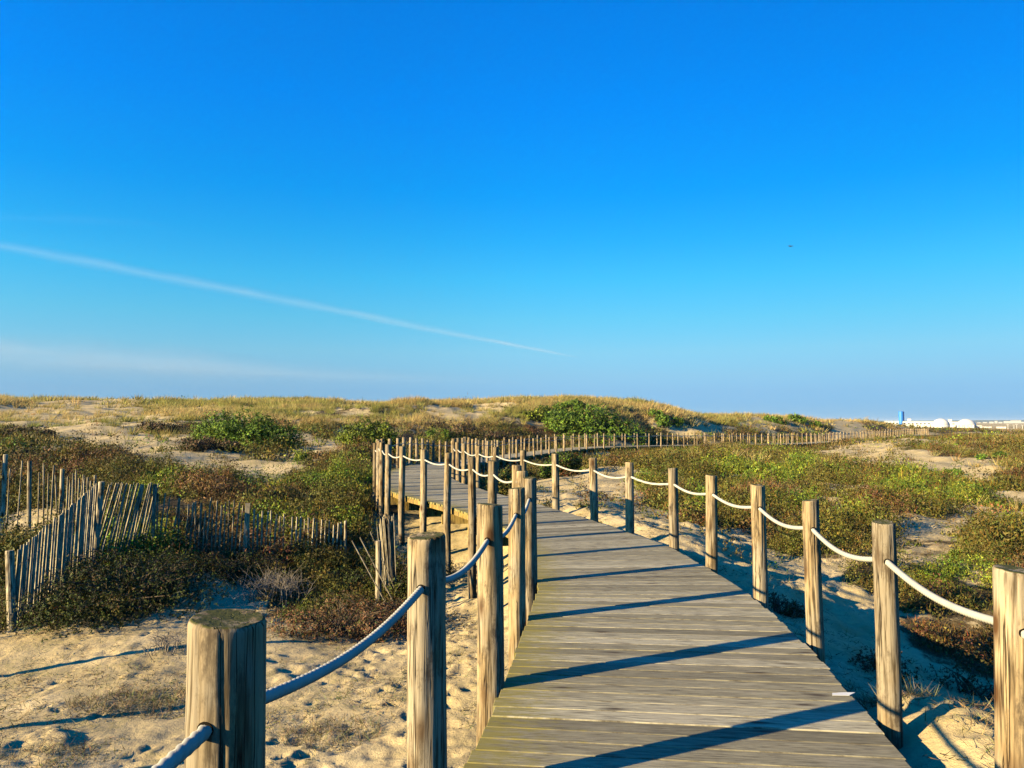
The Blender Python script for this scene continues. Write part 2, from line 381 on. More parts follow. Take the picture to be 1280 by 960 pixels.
def mat_wood(name, tones, moss=True):
    k = NT(name); tc = k.n('TexCoord').outputs['Object']; oi = k.n('ObjectInfo').outputs['Random']
    off = k.n('VectorMath', operation='ADD'); k.l(tc, off.inputs[0])
    cb = k.n('CombineXYZ'); k.l(k.math('MULTIPLY', oi, 37.0), cb.inputs[2]); k.l(k.math('MULTIPLY', oi, 11.0), cb.inputs[0]); k.l(cb.outputs[0], off.inputs[1])
    v = off.outputs[0]
    fine = k.noise(k.mapping(v, (60, 60, 3.2)), 1, 5, .6)
    mid = k.noise(k.mapping(v, (14, 14, 2.4)), 1, 4)
    blot = k.noise(k.mapping(v, (5, 5, 2.2)), 1, 4)
    col = k.ramp(mid, [(.3, tones[0]), (.5, tones[1]), (.72, tones[2])])
    col = k.mix(k.ramp(blot, [(.46, 0), (.6, .85)]), col, tones[3])
    col = k.mix(k.ramp(fine, [(.36, .9), (.52, 0)]), col, [c * .36 for c in tones[0]])
    cr = k.noise(k.mapping(v, (34, 34, .9)), 1, 2, .5)
    crack = k.ramp(cr, [(.475, 0), (.5, 1), (.525, 0)])
    crack = k.math('MULTIPLY', crack, k.ramp(k.noise(k.mapping(v, (7, 7, 2.5)), 1, 2), [(.44, 0), (.52, 1)]))
    col = k.mix(crack, col, (.02, .014, .008))
    vo = k.n('TexVoronoi'); k.l(k.mapping(v, (7, 7, 3.2)), vo.inputs['Vector']); vo.inputs['Scale'].default_value = 1
    knot = k.ramp(vo.outputs['Distance'], [(.11, 1), (.2, .5), (.34, 0)])
    knot = k.math('MULTIPLY', knot, k.ramp(vo.outputs['Color'], [(.45, 0), (.5, 1)]))
    col = k.mix(knot, col, (.07, .035, .014))
    shade = k.math('ADD', k.math('MULTIPLY', oi, .5), .75)
    col = k.mix(1.0, col, shade, 'MULTIPLY')
    stain = k.ramp(k.noise(k.mapping(v, (9, 9, 4)), 1, 6, .75), [(.53, 0), (.64, .85)])
    col = k.mix(stain, col, (.075, .055, .034))
    if moss:
        nz = k.n('SeparateXYZ'); k.l(k.n('NewGeometry').outputs['Normal'], nz.inputs[0])
        top = k.math('MULTIPLY', k.ramp(nz.outputs[2], [(.6, 0), (.85, 1)]), k.ramp(k.noise(v, 26, 4), [(.38, .1), (.5, .95)]))
        col = k.mix(top, col, (.052, .055, .012))
    hgt = k.math('SUBTRACT', k.math('MULTIPLY', fine, .5), k.math('MULTIPLY', crack, .9))
    k.bump(hgt, .006, .9)
    return k.done(col, .88, .12)

def mat_deck():
    k = NT('weathered_deck'); uv = k.n('UVMap', uv_map='UVMap').outputs[0]
    pl = k.n('Attribute', attribute_name='plank').outputs['Color']; sp = k.n('SeparateColor'); k.l(pl, sp.inputs[0])
    fine = k.noise(k.mapping(uv, (6.0, 115, 1)), 1, 5, .65)
    mid = k.noise(k.mapping(uv, (2.0, 30, 1)), 1, 4)
    blot = k.noise(k.mapping(uv, (1.6, 5, 1)), 1, 5)
    tone = k.math('ADD', k.math('MULTIPLY', sp.outputs[0], .5), k.math('MULTIPLY', mid, .55))
    col = k.ramp(tone, [(.2, (.14, .122, .074)), (.5, (.262, .23, .142)), (.8, (.42, .372, .245))])
    col = k.mix(k.ramp(fine, [(.36, .9), (.54, 0)]), col, (.06, .048, .03))
    col = k.mix(k.ramp(blot, [(.55, 0), (.75, .45)]), col, (.36, .31, .22))
    vo = k.n('TexVoronoi'); k.l(k.mapping(uv, (2.6, 9, 1)), vo.inputs['Vector']); vo.inputs['Scale'].default_value = 1
    knot = k.math('MULTIPLY', k.ramp(vo.outputs['Distance'], [(.06, 1), (.15, .5), (.27, 0)]), k.ramp(vo.outputs['Color'], [(.5, 0), (.55, 1)]))
    col = k.mix(knot, col, (.05, .034, .02))
    # yellow-green algae along the left edge
    alg = k.math('MULTIPLY', k.ramp(k.math('ADD', sp.outputs[1], k.math('MULTIPLY', k.math('SUBTRACT', k.noise(k.mapping(uv, (7, 26, 1)), 1, 5, .7), .5), .8)), [(.82, 0), (1.0, 1)]), .8)
    col = k.mix(alg, col, (.20, .165, .03))
    k.bump(k.math('MULTIPLY', fine, .6), .006, .7)
    return k.done(col, .8, .2)

def mat_leaf(name, rough=.6, trans=.3, spec=.25):
    k = NT(name); c = k.n('Attribute', attribute_name='tint').outputs['Color']
    k.l(c, k.b.inputs['Base Color']); k.b.inputs['Roughness'].default_value = rough; k.b.inputs['Specular IOR Level'].default_value = spec
    tr = k.n('BsdfTranslucent'); k.l(c, tr.inputs['Color']); mx = k.n('MixShader'); mx.inputs[0].default_value = trans
    k.l(k.b.outputs[0], mx.inputs[1]); k.l(tr.outputs[0], mx.inputs[2]); k.l(mx.outputs[0], k.out.inputs['Surface'])
    return k.m

M = dict(ground=mat_ground(), deck=mat_deck(),
         post=mat_wood('post_timber', [(.17, .115, .055), (.29, .21, .11), (.39, .30, .175), (.27, .225, .155)]),
         beam=mat_wood('beam_timber', [(.30, .19, .05), (.42, .28, .07), (.50, .35, .10), (.36, .25, .09)], False),
         slat=mat_wood('fence_paling', [(.23, .185, .115), (.37, .305, .19), (.49, .41, .265), (.34, .29, .205)], False),
         rope=plain('white_rope', (.36, .34, .28), .9, .1, .28, 9), leaf=mat_leaf('leaf', .6, .16, .15), twig=mat_leaf('dry_twig', .9, .1, .05),
         grass=mat_leaf('dune_grass', .7, .35, .1),
         wire=plain('fence_wire', (.16, .13, .11), .5, .4), metal=plain('galvanised_metal', (.35, .35, .36), .35, .5),
         white=plain('white_render', (.60, .575, .50), .8, .2, .05, .2), dome=plain('dome_skin', (.52, .50, .44), .6, .3, .06, .2),
         town=plain('town_walls', (.30, .29, .27), .8, .2, .05, .02), blue=plain('blue_cladding', (.02, .17, .55), .5, .4, .08, .3), glass=plain('dark_glazing', (.06, .08, .1), .2, .5), roofm=plain('grey_roof', (.28, .27, .26), .8),
         hill=plain('far_hill', (.10, .13, .11), .95, .05, .3, .004), bird=plain('bird_plumage', (.03, .03, .035), .8), paper=plain('white_paper', (.45, .45, .45), .8, .2, .05))

# ------------------------------------------------------------------ ground
me = np_mesh('ground', np.stack([gx, gy, gz], 1), quads, 4)
a = me.attributes.new('cover', 'FLOAT', 'POINT'); a.data.foreach_set('value', np.clip(gc, 0, 1).astype(np.float32))
me.materials.append(M['ground'])
tag(link('ground', me, None, None, True), kind='structure')

# ------------------------------------------------------------------ boardwalk: deck, edge boards, crossbeams
HW = 1.03
LP = [(285,772,1.7,98),(533,669,3.3,48),(612,630,4.75,34),(646,610,6.28,22),(662,597,7.75,18),(653,588.7,9.15,14.5),(646,581.3,10.5,13),(616,576,11.9,12),(590,571,13.1,10.5),(560.5,566,14.3,9.5),
      (530,561.6,15.5,8.7),(503,557.6,16.6,8),(485,555.5,17.7,7.2),(477.6,552.5,18.8,6.8),(473.5,550.5,19.9,6.2)]
RP = [(1267,711,2.75,46),(1104,652,4.2,28),(1013,625,5.7,21),(947,606,7.1,17.5),(889,594,8.55,14.5),(841,585,9.95,12.5),(787,578,11.3,11),(741,572,12.7,10),(694,567,14.4,9),(654,562.6,16,8),
      (619.5,558.6,17.5,7.2),(598,557,19,6.6),(580,554,20.3,6.2),(572,553,21.4,6),(567,552,22.6,5.8)]
def s_of(x, y): return PS[((PX - x) ** 2 + (PY - y) ** 2).argmin()]
def post_place(px, py, Y, wpx): return at(px, py, Y), min(max(wpx / F * Y / 2 * .96, .058), .08)
EDGE = {}
for side, LST in ((-1, LP), (1, RP)):
    q = []
    for e in LST:
        P, rad = post_place(*e); s0 = s_of(P[0], P[1]); x0, y0, nx, ny = path(s0)
        q.append((s0, ((P[0] - x0) * nx + (P[1] - y0) * ny) * side - rad - .012))
    q = [(q[0][0] - 1.5, q[0][1])] + q + [(q[-1][0] + 2.5, HW)]
    ss = np.arange(0, 60, .25); v = np.interp(ss, *np.array(q).T); v = np.convolve(np.pad(v, 3, 'edge'), np.ones(7) / 7, 'valid')
    EDGE[side] = (ss, np.minimum(v, np.interp(ss, *np.array(q).T)))
def edge(s, side): return np.interp(s, *EDGE[side])
walk = empty('boardwalk', (0, 0, 0))
tag(walk, 'long grey plank boardwalk curving away over the dunes between rope rails', 'boardwalk')
sp_ = np.arange(3, _s[-1] - .3, .146); pv, pf, pu, pc = [], [], [], []
for i, s0 in enumerate(sp_):
    g = .0085; s1 = s0 + .146 - g
    x0, y0, nx0, ny0 = path(s0); x1, y1, nx1, ny1 = path(s1)
    jl = random.uniform(-.012, .012); jr = random.uniform(-.012, .012)
    z = float(deck_z((y0 + y1) / 2)) + random.uniform(-.0015, .0015); c = .003; t = .035
    dirx, diry = (x1 - x0), (y1 - y0); L = math.hypot(dirx, diry); dirx /= L; diry /= L
    hl, hr = edge(s0, -1) + jl, edge(s0, 1) + jr
    A = (x0 - nx0 * hl, y0 - ny0 * hl); B = (x0 + nx0 * hr, y0 + ny0 * hr)
    Cc = (x1 + nx1 * hr, y1 + ny1 * hr); D = (x1 - nx1 * hl, y1 - ny1 * hl)
    tl = random.uniform(-.001, .001)
    ring0 = [(A[0], A[1], z - t), (B[0], B[1], z - t), (Cc[0], Cc[1], z - t), (D[0], D[1], z - t)]
    ring1 = [(p[0], p[1], z - c) for p in (A, B, Cc, D)]
    ins = [(A[0] + dirx * c + nx0 * c, A[1] + diry * c + ny0 * c), (B[0] + dirx * c - nx0 * c, B[1] + diry * c - ny0 * c),
           (Cc[0] - dirx * c - nx1 * c, Cc[1] - diry * c - ny1 * c), (D[0] - dirx * c + nx1 * c, D[1] - diry * c + ny1 * c)]
    ring2 = [(p[0], p[1], z + tl) for p in ins]
    n = len(pv); pv += ring0 + ring1 + ring2
    F_ = [(3, 2, 1, 0), (8, 9, 10, 11)] + [(k, (k + 1) % 4, 4 + (k + 1) % 4, 4 + k) for k in range(4)] + [(4 + k, 4 + (k + 1) % 4, 8 + (k + 1) % 4, 8 + k) for k in range(4)]
    ou, ov = random.uniform(0, 40), i * .31 + random.uniform(0, .1); W = [(0, 0), (2 * HW, 0), (2 * HW, .14), (0, .14)]
    fl = random.random() < .5
    for q in F_:
        pf.append(tuple(k + n for k in q)); pu.append([((W[k % 4][0] * (-1 if fl else 1)) + ou, W[k % 4][1] + ov) for k in q])
    tone = min(1, max(0, random.gauss(.48, .3)))
    for k in range(12): pc.append((tone, 1.0 if k % 4 in (0, 3) else 0.0, random.random(), 1))
me = bpy.data.meshes.new('deck'); me.from_pydata(pv, [], pf); me.update()
uvl = me.uv_layers.new(name='UVMap'); uvl.data.foreach_set('uv', np.array([c for q in pu for c in q], dtype=np.float32).ravel())
at_ = me.attributes.new('plank', 'FLOAT_COLOR', 'POINT'); at_.data.foreach_set('color', np.array(pc, dtype=np.float32).ravel())
link('deck', me, M['deck'], walk)
def along(sd_, s0, s1, ds, w_, h_, zt, name, mat):
    """a board following the deck at a sideways offset"""
    ss = np.arange(s0, s1, ds); b = MB(); x, y, nx, ny = path(ss); z = deck_z(y) + zt
    v = []
    for i in range(len(ss)):
        off = (edge(ss[i], sd_) - .045) * sd_ if sd_ else 0
        for (o, dz) in ((off - w_ / 2, -h_), (off + w_ / 2, -h_), (off + w_ / 2, 0), (off - w_ / 2, 0)):
            v.append((x[i] + nx[i] * o, y[i] + ny[i] * o, z[i] + dz))
    f = [(i * 4 + k, i * 4 + (k + 1) % 4, i * 4 + 4 + (k + 1) % 4, i * 4 + 4 + k) for i in range(len(ss) - 1) for k in range(4)] + [(3, 2, 1, 0), tuple(len(v) - 4 + k for k in range(4))]
    b.add(v, f); return b.build(name, mat, walk)
S1 = _s[-1] - .4
for sd_ in (-1, 1): along(sd_, 3.1, S1, .35, .06, .085, -.0375, 'edge_joist', M['beam'])
along(0, 3.1, S1, .5, .07, .14, -.0375, 'middle_joist', M['beam'])

# ------------------------------------------------------------------ posts
def post_mesh(rad, length, seed, detail=True):
    """top of the post at the origin, hanging down; tapered, slightly bent, worn top edge"""
    rs = random.Random(seed); n = 84 if detail else 8
    checks = [(rs.uniform(0, 6.28), rs.uniform(-.2, .8), rs.uniform(.15, .7), rs.uniform(.003, .009), rs.uniform(.03, .06)) for _ in range(9)]
    knots = [(rs.uniform(0, 6.28), rs.uniform(.05, 1.0), rs.uniform(.018, .035), rs.uniform(-.006, .007)) for _ in range(7)]
    zs = [0, .004, .012] + list(np.linspace(.03, length, 46)) if detail else [0, .01, length]
    rr = [rad * .90, rad * .965, rad] + [rad] * 46 if detail else [rad * .92, rad, rad * 1.02]
    bx, by = rs.uniform(-.01, .01), rs.uniform(-.01, .01); ph = rs.uniform(0, 6)
    v = []; f = []
    for j, (z, r_) in enumerate(zip(zs, rr)):
        cx = bx * math.sin(z * 2.2 + ph) - bx * math.sin(ph); cy = by * math.sin(z * 1.9 + ph) - by * math.sin(ph)
        for k in range(n):
            a = 2 * math.pi * k / n
            q = r_ * (1 + .03 * math.sin(2 * a + ph) + .022 * math.sin(3 * a + ph * 2 + z * 1.3) + (.012 * math.sin(7 * a + z * 4 + ph) if detail else 0)) * (1 + .035 * z)
            if detail:
                for (ca, c0, cl_, cd_, cw) in checks:
                    da = (a - ca - .10 * math.sin(z * 5 + ca) + math.pi) % (2 * math.pi) - math.pi
                    if abs(da) < cw * 2: q -= cd_ * math.exp(-(da / cw) ** 2) * max(0, 1 - ((z - c0) / cl_) ** 2)
                for (ka, kz, kr, kd) in knots:
                    da = ((a - ka + math.pi) % (2 * math.pi) - math.pi) * rad
                    if abs(da) < 3 * kr and abs(z - kz) < 3 * kr: q += kd * math.exp(-(da * da + (z - kz) ** 2) / kr ** 2)
            v.append((cx + q * math.cos(a), cy + q * math.sin(a), -z + (.006 * math.sin(a + ph) if j < 3 and detail else 0)))
    m = len(zs)
    f = [(j * n + k, (j + 1) * n + k, (j + 1) * n + (k + 1) % n, j * n + (k + 1) % n) for j in range(m - 1) for k in range(n)]
    v.append((0, 0, -.003)); f += [(k, (k + 1) % n, len(v) - 1) for k in range(n)]
    me = bpy.data.meshes.new('post'); me.from_pydata(v, [], f); me.update(); me.materials.append(M['post'])
    me.polygons.foreach_set('use_smooth', np.array([len(p.vertices) == 4 for p in me.polygons]))
    return me
BEAM_S = []; NEAR = []
ROPEL, ROPER = [], []          # rope holes
L_LAB = ['thickest rail post, in the left foreground, with green moss on its flat top',
         'cracked thick rail post at left, second from the viewer, with rope through its face',
         'rail post where the deck edge meets the sand, third from the viewer on the left',
         'pale rail post overlapping the deck edge, fourth from the viewer on the left',
         'half hidden dark sided rail post right behind the fourth left post',
         'rail post peeking out behind the stacked up near left posts, sixth on the left',
         'rail post at the left inside bend, last of the overlapping near left posts',
         'rail post showing just above the third thick left post, at the bend',
         'tall reddish rail post standing in the sandy hollow left of the bend',
         'rail post showing right behind the cracked second left post, beside a yellow crossbeam',
         'rail post left of the sandy hollow, its foot hidden by the cracked thick post',
         'tall pale rail post left of the yellow deck edge, fourth from the far left bend',
         'rail post above the bundle of palings at the far left bend, third from the outermost',
         'second outermost rail post at the far left bend of the boardwalk',
         'outermost rail post at the far left bend of the boardwalk']
R_LAB = ['rail post cut by the right picture edge, with a metal eye bolt',
         'rail post in the right foreground with two yellow knots on its face',
         'brownish rail post on the right, second from the knotted one',
         'rail post on the right edge of the deck, third from the knotted foreground one',
         'rail post on the right where shaded sand meets the deck, fourth from the knotted one',
         'rail post on the right standing in front of the sand strip\'s near end',
         'rail post in front of the sand strip right of the deck, near its middle',
         'rail post in front of the sand strip right of the deck, toward its far end',
         'rail post at the far end of the right sand strip, before the deck bends left',
         'rail post at the right rail\'s bend, rising behind the overlapping near left posts',
         'rail post left of the right rail\'s bend, in front of dark bushes',
         'rail post on the inner rail left of the dark bushes, fourth in from the bend',
         'rail post in the tight inner rail row, third from its left end',
         'rail post in the tight inner rail row, second from its left end',
         'rail post at the left end of the tight inner rail row']
GRP = 'rope rail posts along the boardwalk'
def add_post(P, rad, label, key, me=None, hole_drop=.205):
    base = min(gh(P[0], P[1]), float(deck_z(P[1])) - .12) - .22
    m = me or post_mesh(rad, P[2] - base, key)
    o = bpy.data.objects.new('rail_post', m); COL.objects.link(o); o.location = P
    if me is None: o.rotation_euler = (random.gauss(0, .008), random.gauss(0, .008), random.uniform(0, 6))
    else:
        o.scale = (1, 1, (P[2] - base) / FARLEN); o.rotation_euler = (random.gauss(0, .012), random.gauss(0, .012), random.uniform(0, 6))
    tag(o, label, 'post', GRP)
    return o
for side, LST, LAB, HOLES in ((-1, LP, L_LAB, ROPEL), (1, RP, R_LAB, ROPER)):
    for i, (px, py, Y, wpx) in enumerate(LST):
        P, rad = post_place(px, py, Y, wpx); s0 = s_of(P[0], P[1])
        if side < 0: BEAM_S.append(s0 + rad + .03)
        o = add_post(P, rad, LAB[i], 100 * side + i)
        HOLES.append((P[0], P[1], P[2] - .205, rad)); NEAR.append((o, P, rad, side, i))
        if side == 1 and i == 0:
            b = MB(); ring = [(.022 * math.cos(a), 0, .022 * math.sin(a)) for a in np.linspace(0, 2 * math.pi, 15)]
            b.tube(ring, .004, 6, False); b.tube([(0, 0, 0.022), (0, .05, .03)], .005, 6)
            e = b.build('eye_bolt', M['metal'], None, True); e.parent = o
            e.rotation_euler = (0, 0, -o.rotation_euler.z); e.location = Matrix.Rotation(-o.rotation_euler.z, 4, 'Z') @ Vector((.022, -rad - .018, -.235))
# one post behind the viewer on each side carries the rope on
for HOLES, P in ((ROPEL, (-.88, .1, -.42)), (ROPER, (1.56, 1.25, -.52))):
    o = add_post(np.array(P), .075, 'rail post beside the viewer, outside the picture', 999)
    HOLES.insert(0, (P[0], P[1], P[2] - .205, .075))
# the posts of the far stretches
FARLEN = 1.5
far_meshes = [post_mesh(.062, FARLEN, 400 + i, False) for i in range(5)]
for m in far_meshes: m.name = 'rail_post_far'
FAR_END = _s[-1] - 1
for side, HOLES, last in ((-1, ROPEL, LP[-1]), (1, ROPER, RP[-1])):
    p = at(*last[:3]); s0 = s_of(p[0], p[1]) + (1.5 if side < 0 else 1.3)
    k = 0
    for s in np.arange(s0, FAR_END, 1.46):
        x, y, nx, ny = path(s); jo = random.uniform(-.03, .03)
        if side < 0: BEAM_S.append(s + .1)
        X, Y = x + side * nx * (1.13 + jo), y + side * ny * (1.13 + jo)
        P = np.array([X, Y, float(deck_z(Y)) + 1.07 + random.gauss(0, .025)])
        if Y < 43: lab = 'small rail post beyond the far left bend, where the boardwalk dips out of sight'
        elif Y < 62: lab = 'small rail post on the middle stretch behind the dark bushes'
        else: lab = 'tiny rail post on the far stretch running right below the dunes'
        add_post(P, .062, lab, 0, far_meshes[k % 5]); k += 1
        HOLES.append((P[0], P[1], P[2] - .2, .062))

# near-black collars; their colour stands in for the shade inside the rope holes
M['hole_shade'] = plain('hole_shade_dark', (.012, .009, .006), .95, .05)
for (o, P, rad, side, i) in NEAR:
    if i > 6: continue
    H_ = ROPEL if side < 0 else ROPER; a_, b_ = Vector(H_[i][:3]), Vector(H_[i + 2][:3]); d_ = (b_ - a_); d_.z = 0; d_.normalize()
    m = MB(); q = rad * 1.02 + .002; c_ = Vector((P[0], P[1], P[2] - .205))
    for sg in (-1, 1): m.tube([c_ + d_ * sg * q * .8 + Vector((0, 0, -.004)), c_ + d_ * sg * q + Vector((0, 0, -.006))], .0185, 14)
    h_ = m.build('hole_shade_collar', M['hole_shade']); bpy.context.view_layer.update(); h_.parent = o; h_.matrix_parent_inverse = o.matrix_world.inverted()
# crossbeams at the post pairs
nb = 0
for s in BEAM_S:
    x, y, nx, ny = path(s - .07)
    if y < -1 or nb >= 99: continue
    z = float(deck_z(y)); b = MB()
    wl, wr = edge(s, -1) + .13, edge(s, 1) + .10; sk = .13       # beams turned askew on purpose so their faces catch the sun
    e0 = (x - nx * wl - ny * sk, y - ny * wl + nx * sk, z - .235); e1 = (x + nx * wr + ny * sk, y + ny * wr - nx * sk, z - .235)
    b.bar(e0, e1, .055, .18, (-ny, nx, 0)); b.build('crossbeam', M['beam'], walk); nb += 1

# ropes: three twisted strands sagging from hole to hole
def rope(HOLES, name, label, sag=.065):
    v, f = [], []; R0 = .0148; ang = 0
    pts = []; rs = []
    for i in range(len(HOLES) - 1):
        a = np.array(HOLES[i][:3]); b = np.array(HOLES[i + 1][:3]); D = b[1]; L = np.linalg.norm(b - a)
        near = min(a[1], b[1])
        n = 170 if near < 4 else 90 if near < 9 else 24 if near < 16 else 12 if near < 30 else 6
        sg = sag * random.uniform(.75, 1.2)
        for t in np.arange(n) / n:
            q = a + (b - a) * t; u = 4 * t * (1 - t)
            q[2] -= sg * (u * .8 + .2 * u * u); pts.append(q); rs.append(near)
    pts.append(np.array(HOLES[-1][:3])); rs.append(99)
    pts = np.array(pts); N = len(pts); s = np.r_[0, np.cumsum(np.linalg.norm(np.diff(pts, axis=0), axis=1))]
    T = np.gradient(pts, axis=0); T /= np.linalg.norm(T, axis=1)[:, None]
    U = np.cross(T, [0, 0, 1.]); U /= np.linalg.norm(U, axis=1)[:, None]; Q = np.cross(U, T)
    K = 15
    th = np.arange(K) / K * 2 * np.pi
    tw = s * (2 * np.pi / .078)
    amp = np.where(np.array(rs) < 10, .22, 0)
    rad = R0 * (1 - amp[:, None] + amp[:, None] * np.abs(np.cos(1.5 * (th[None] - tw[:, None]))) * 1.6)
    V = pts[:, None] + rad[..., None] * (U[:, None] * np.cos(th)[None, :, None] + Q[:, None] * np.sin(th)[None, :, None])
    i = (np.arange(N - 1)[:, None] * K + np.arange(K)[None]).ravel(); j = (np.arange(N - 1)[:, None] * K + (np.arange(K)[None] + 1) % K).ravel()
    me = np_mesh(name, V.reshape(-1, 3), np.stack([i, j, j + K, i + K], 1), 4)
    return tag(link(name, me, M['rope'], None, True), label, 'rope', 'white ropes strung through the rail posts')
rope(ROPEL, 'rail_rope', 'twisted white rope strung through the left row of rail posts')
rope(ROPER, 'rail_rope', 'twisted white rope strung through the right row of rail posts')

# ------------------------------------------------------------------ paling fences
def paling(parent, a, b, za, zb, lean, gap=.075, h=1.15, skip=.0, hv=.03, wid=.03, wob=.03, sink=.1):
    """split palings between two posts; lean = sideways lean of the tops along the line"""
    a = np.array(a); b = np.array(b); L = np.linalg.norm((b - a)[:2]); d = (b - a)[:2] / L; m = MB(); n = int(L / gap)
    wires = [[], []]
    for i in range(1, n):
        t = i / n; x, y = a[:2] + (b - a)[:2] * t; z0 = gh(x, y) - sink; top = za + (zb - za) * t + random.gauss(0, hv)
        H = top - z0; ln = lean + random.gauss(0, wob)
        dx, dy = d * math.tan(ln) * H
        off = random.uniform(-.015, .015)
        p0 = (x - dx * .5 - d[1] * off, y - dy * .5 + d[0] * off, z0); p1 = (x + dx * .5 - d[1] * off, y + dy * .5 + d[0] * off, top)
        for k, q in enumerate((.2, .78)): wires[k].append(tuple(np.array(p0) + (np.array(p1) - np.array(p0)) * (.1 + q * .9) + np.array([d[1], -d[0], 0]) * .014))
        if random.random() < skip: continue
        a_ = random.gauss(0, .25); sd = (d[0] * math.cos(a_) - d[1] * math.sin(a_), d[0] * math.sin(a_) + d[1] * math.cos(a_), 0)
        r_ = wid * .5 * random.uniform(.75, 1.2); m.tube([p0, p1], [r_, r_ * .9], 6)
    m.build('paling_panel', M['slat'], parent)
    for wv in wires:
        if len(wv) > 2:
            q = MB(); q.tube(wv, .0028, 5); q.build('wire', M['wire'], parent)
def fpost(parent, top, bot, r_=.045, sq=False):
    m = MB(); t = Vector(top); b = Vector(bot) - (Vector(top) - Vector(bot)).normalized() * .25
    if sq: m.bar(b, t, r_ * 2, r_ * 1.6, (1, .2, 0))
    else: m.tube([b, b + (t - b) * .5, t - (t - b).normalized() * .01, t], [r_ * 1.04, r_, r_ * .97, r_ * .85], 12)
    return m.build('fence_post', M['slat'], parent, False)
fn = empty('paling_fence', (-7, 12, -2.6))
tag(fn, 'near paling fence with leaning slats that turns a corner at left', 'fence')
fn.location = (0, 0, 0)
Pn = [(at(12,688,10.5), at(15,792,10.5)), (at(127,602,13.2), at(118,692,13.2)), (at(194,605,14.0), at(190,690,14.0)), (at(310,629,14.5), at(305,708,14.5)), (at(432,651,15), at(431,716,15))]
extra = [((-6.75, 8.4, -1.55), (-6.75, 8.4, -2.8)), ((-6.3, 6.0, -1.5), (-6.35, 6.0, -2.7)), ((-6.1, 4.5, -1.45), (-6.1, 4.5, -2.7))]
for i, (t, b) in enumerate(Pn): fpost(fn, t, (b[0], b[1], gh(b[0], b[1])), (.055, .05, .03, .042, .028)[i], i in (2, 3))
for t, b in extra: fpost(fn, t, b, .06)
paling(fn, Pn[0][1], Pn[1][1], Pn[0][0][2] - .02, Pn[1][0][2] - .03, .10, .062, wob=.010, hv=.014, wid=.035)
paling(fn, Pn[1][1], Pn[2][1], Pn[1][0][2] - .03, Pn[2][0][2] - .02, .22, .05, wob=.03, hv=.018, wid=.036)
paling(fn, Pn[2][1], Pn[3][1], Pn[2][0][2] - .22, Pn[3][0][2] - .06, .02, .072, skip=.06, hv=.06, wid=.034)
paling(fn, Pn[3][1], Pn[4][1], Pn[3][0][2] - .14, Pn[4][0][2] - .05, .02, .075, skip=.04, hv=.035, wid=.036)
ff = empty('paling_fence', (0, 0, 0))
tag(ff, 'farther upright paling fence of tall uneven stakes at the left picture edge', 'fence')
Pf = [(at(-120,566,15.2), at(-122,672,15.2)), (at(7,568,16), at(2,668,16)), (at(37,576,16.4), at(36,664,16.4)), (at(78,586,17), at(75,664,17)), (at(119,594,18), at(118,652,18))]
for i, (t, b) in enumerate(Pf): fpost(ff, t, (b[0], b[1], gh(b[0], b[1])), (.04, .045, .042, .042, .03)[i])
for i in range(4): paling(ff, Pf[i][1], Pf[i + 1][1], Pf[i][0][2] - .12, Pf[i + 1][0][2] - .12, .01, .085, skip=.08, hv=.08, wid=.036)

def grounded(px, py0, py1, Y):
    t = at(px, py0, Y); return t, (t[0], t[1], gh(t[0], t[1]))
t, b = grounded(473, 676, 755, 12.6)
m = MB(); m.tube([(b[0], b[1], b[2] - .2), (b[0] + .01, b[1], (b[2] + t[2]) / 2), tuple(t)], [.052, .05, .046], 12)
tag(m.build('old_fence_post', M['slat']), 'short grey post left standing beside the roll of palings', 'post')
roll = MB(); c = at(485, 648, 13.3); gb = gh(c[0], c[1])
for k in range(46):
    a_ = k * .55; r_ = .02 + .0022 * k; p = (c[0] + r_ * math.cos(a_) + .06, c[1] + r_ * math.sin(a_), gb - .05); tp = (p[0] + random.gauss(-.10, .03), p[1] + random.gauss(0, .03), c[2] + random.gauss(-.03, .05))
    roll.bar(p, tp, .022, .01, (math.cos(a_ + 1.57), math.sin(a_ + 1.57), 0))
tag(roll.build('paling_roll', M['slat']), 'upright roll of loose palings standing below the boardwalk bend', 'fence roll')
for (x0, y0, x1, y1, Y, lab) in ((440, 676, 472, 735, 12.2, 'longest loose broken stake leaning left of the old post'), (450, 672, 474, 718, 12.3, 'middle loose broken stake leaning left of the old post'),
                                 (463, 665, 478, 700, 12.9, 'thin loose stake leaning against the roll of palings')):
    A_ = at(x0, y0, Y); B_ = at(x1, y1, Y + .1); D_ = (B_ - A_); g_ = gh(B_[0], B_[1]); ex = B_ + D_ * max(0, (B_[2] - g_ + .05) / max(.1, -D_[2]))
    m = MB(); m.bar(ex, A_, .026, .014, (0, 1, .2)); tag(m.build('broken_stake', M['slat']), lab, 'stake', 'broken stakes by the old post')

# ------------------------------------------------------------------ plants
def orient(n):
    """n random unit vectors"""
    v = rng.normal(size=(n, 3)); return v / np.linalg.norm(v, axis=1)[:, None]
def tris(P, D, Ln, Wd, side=None):
    """triangular leaves: base at P, direction D, length, width"""
    n = len(P); s = orient(n) if side is None else side
    s = np.cross(D, s); s /= np.maximum(np.linalg.norm(s, axis=1), 1e-6)[:, None]
    V = np.empty((n, 3, 3)); V[:, 0] = P - s * (Wd / 2)[:, None]; V[:, 1] = P + s * (Wd / 2)[:, None]; V[:, 2] = P + D * Ln[:, None]
    return V.reshape(-1, 3)
def faced(n, N, up=.5):
    """leaf directions and side vectors for leaves whose planes face N"""
    t = np.cross(N, orient(n)); t /= np.maximum(np.linalg.norm(t, axis=1), 1e-6)[:, None]
    D = t + up * (np.array((0, 0, 1.)) - N * N[:, 2:3]); D /= np.maximum(np.linalg.norm(D, axis=1), 1e-6)[:, None]
    return D, np.cross(N, D)
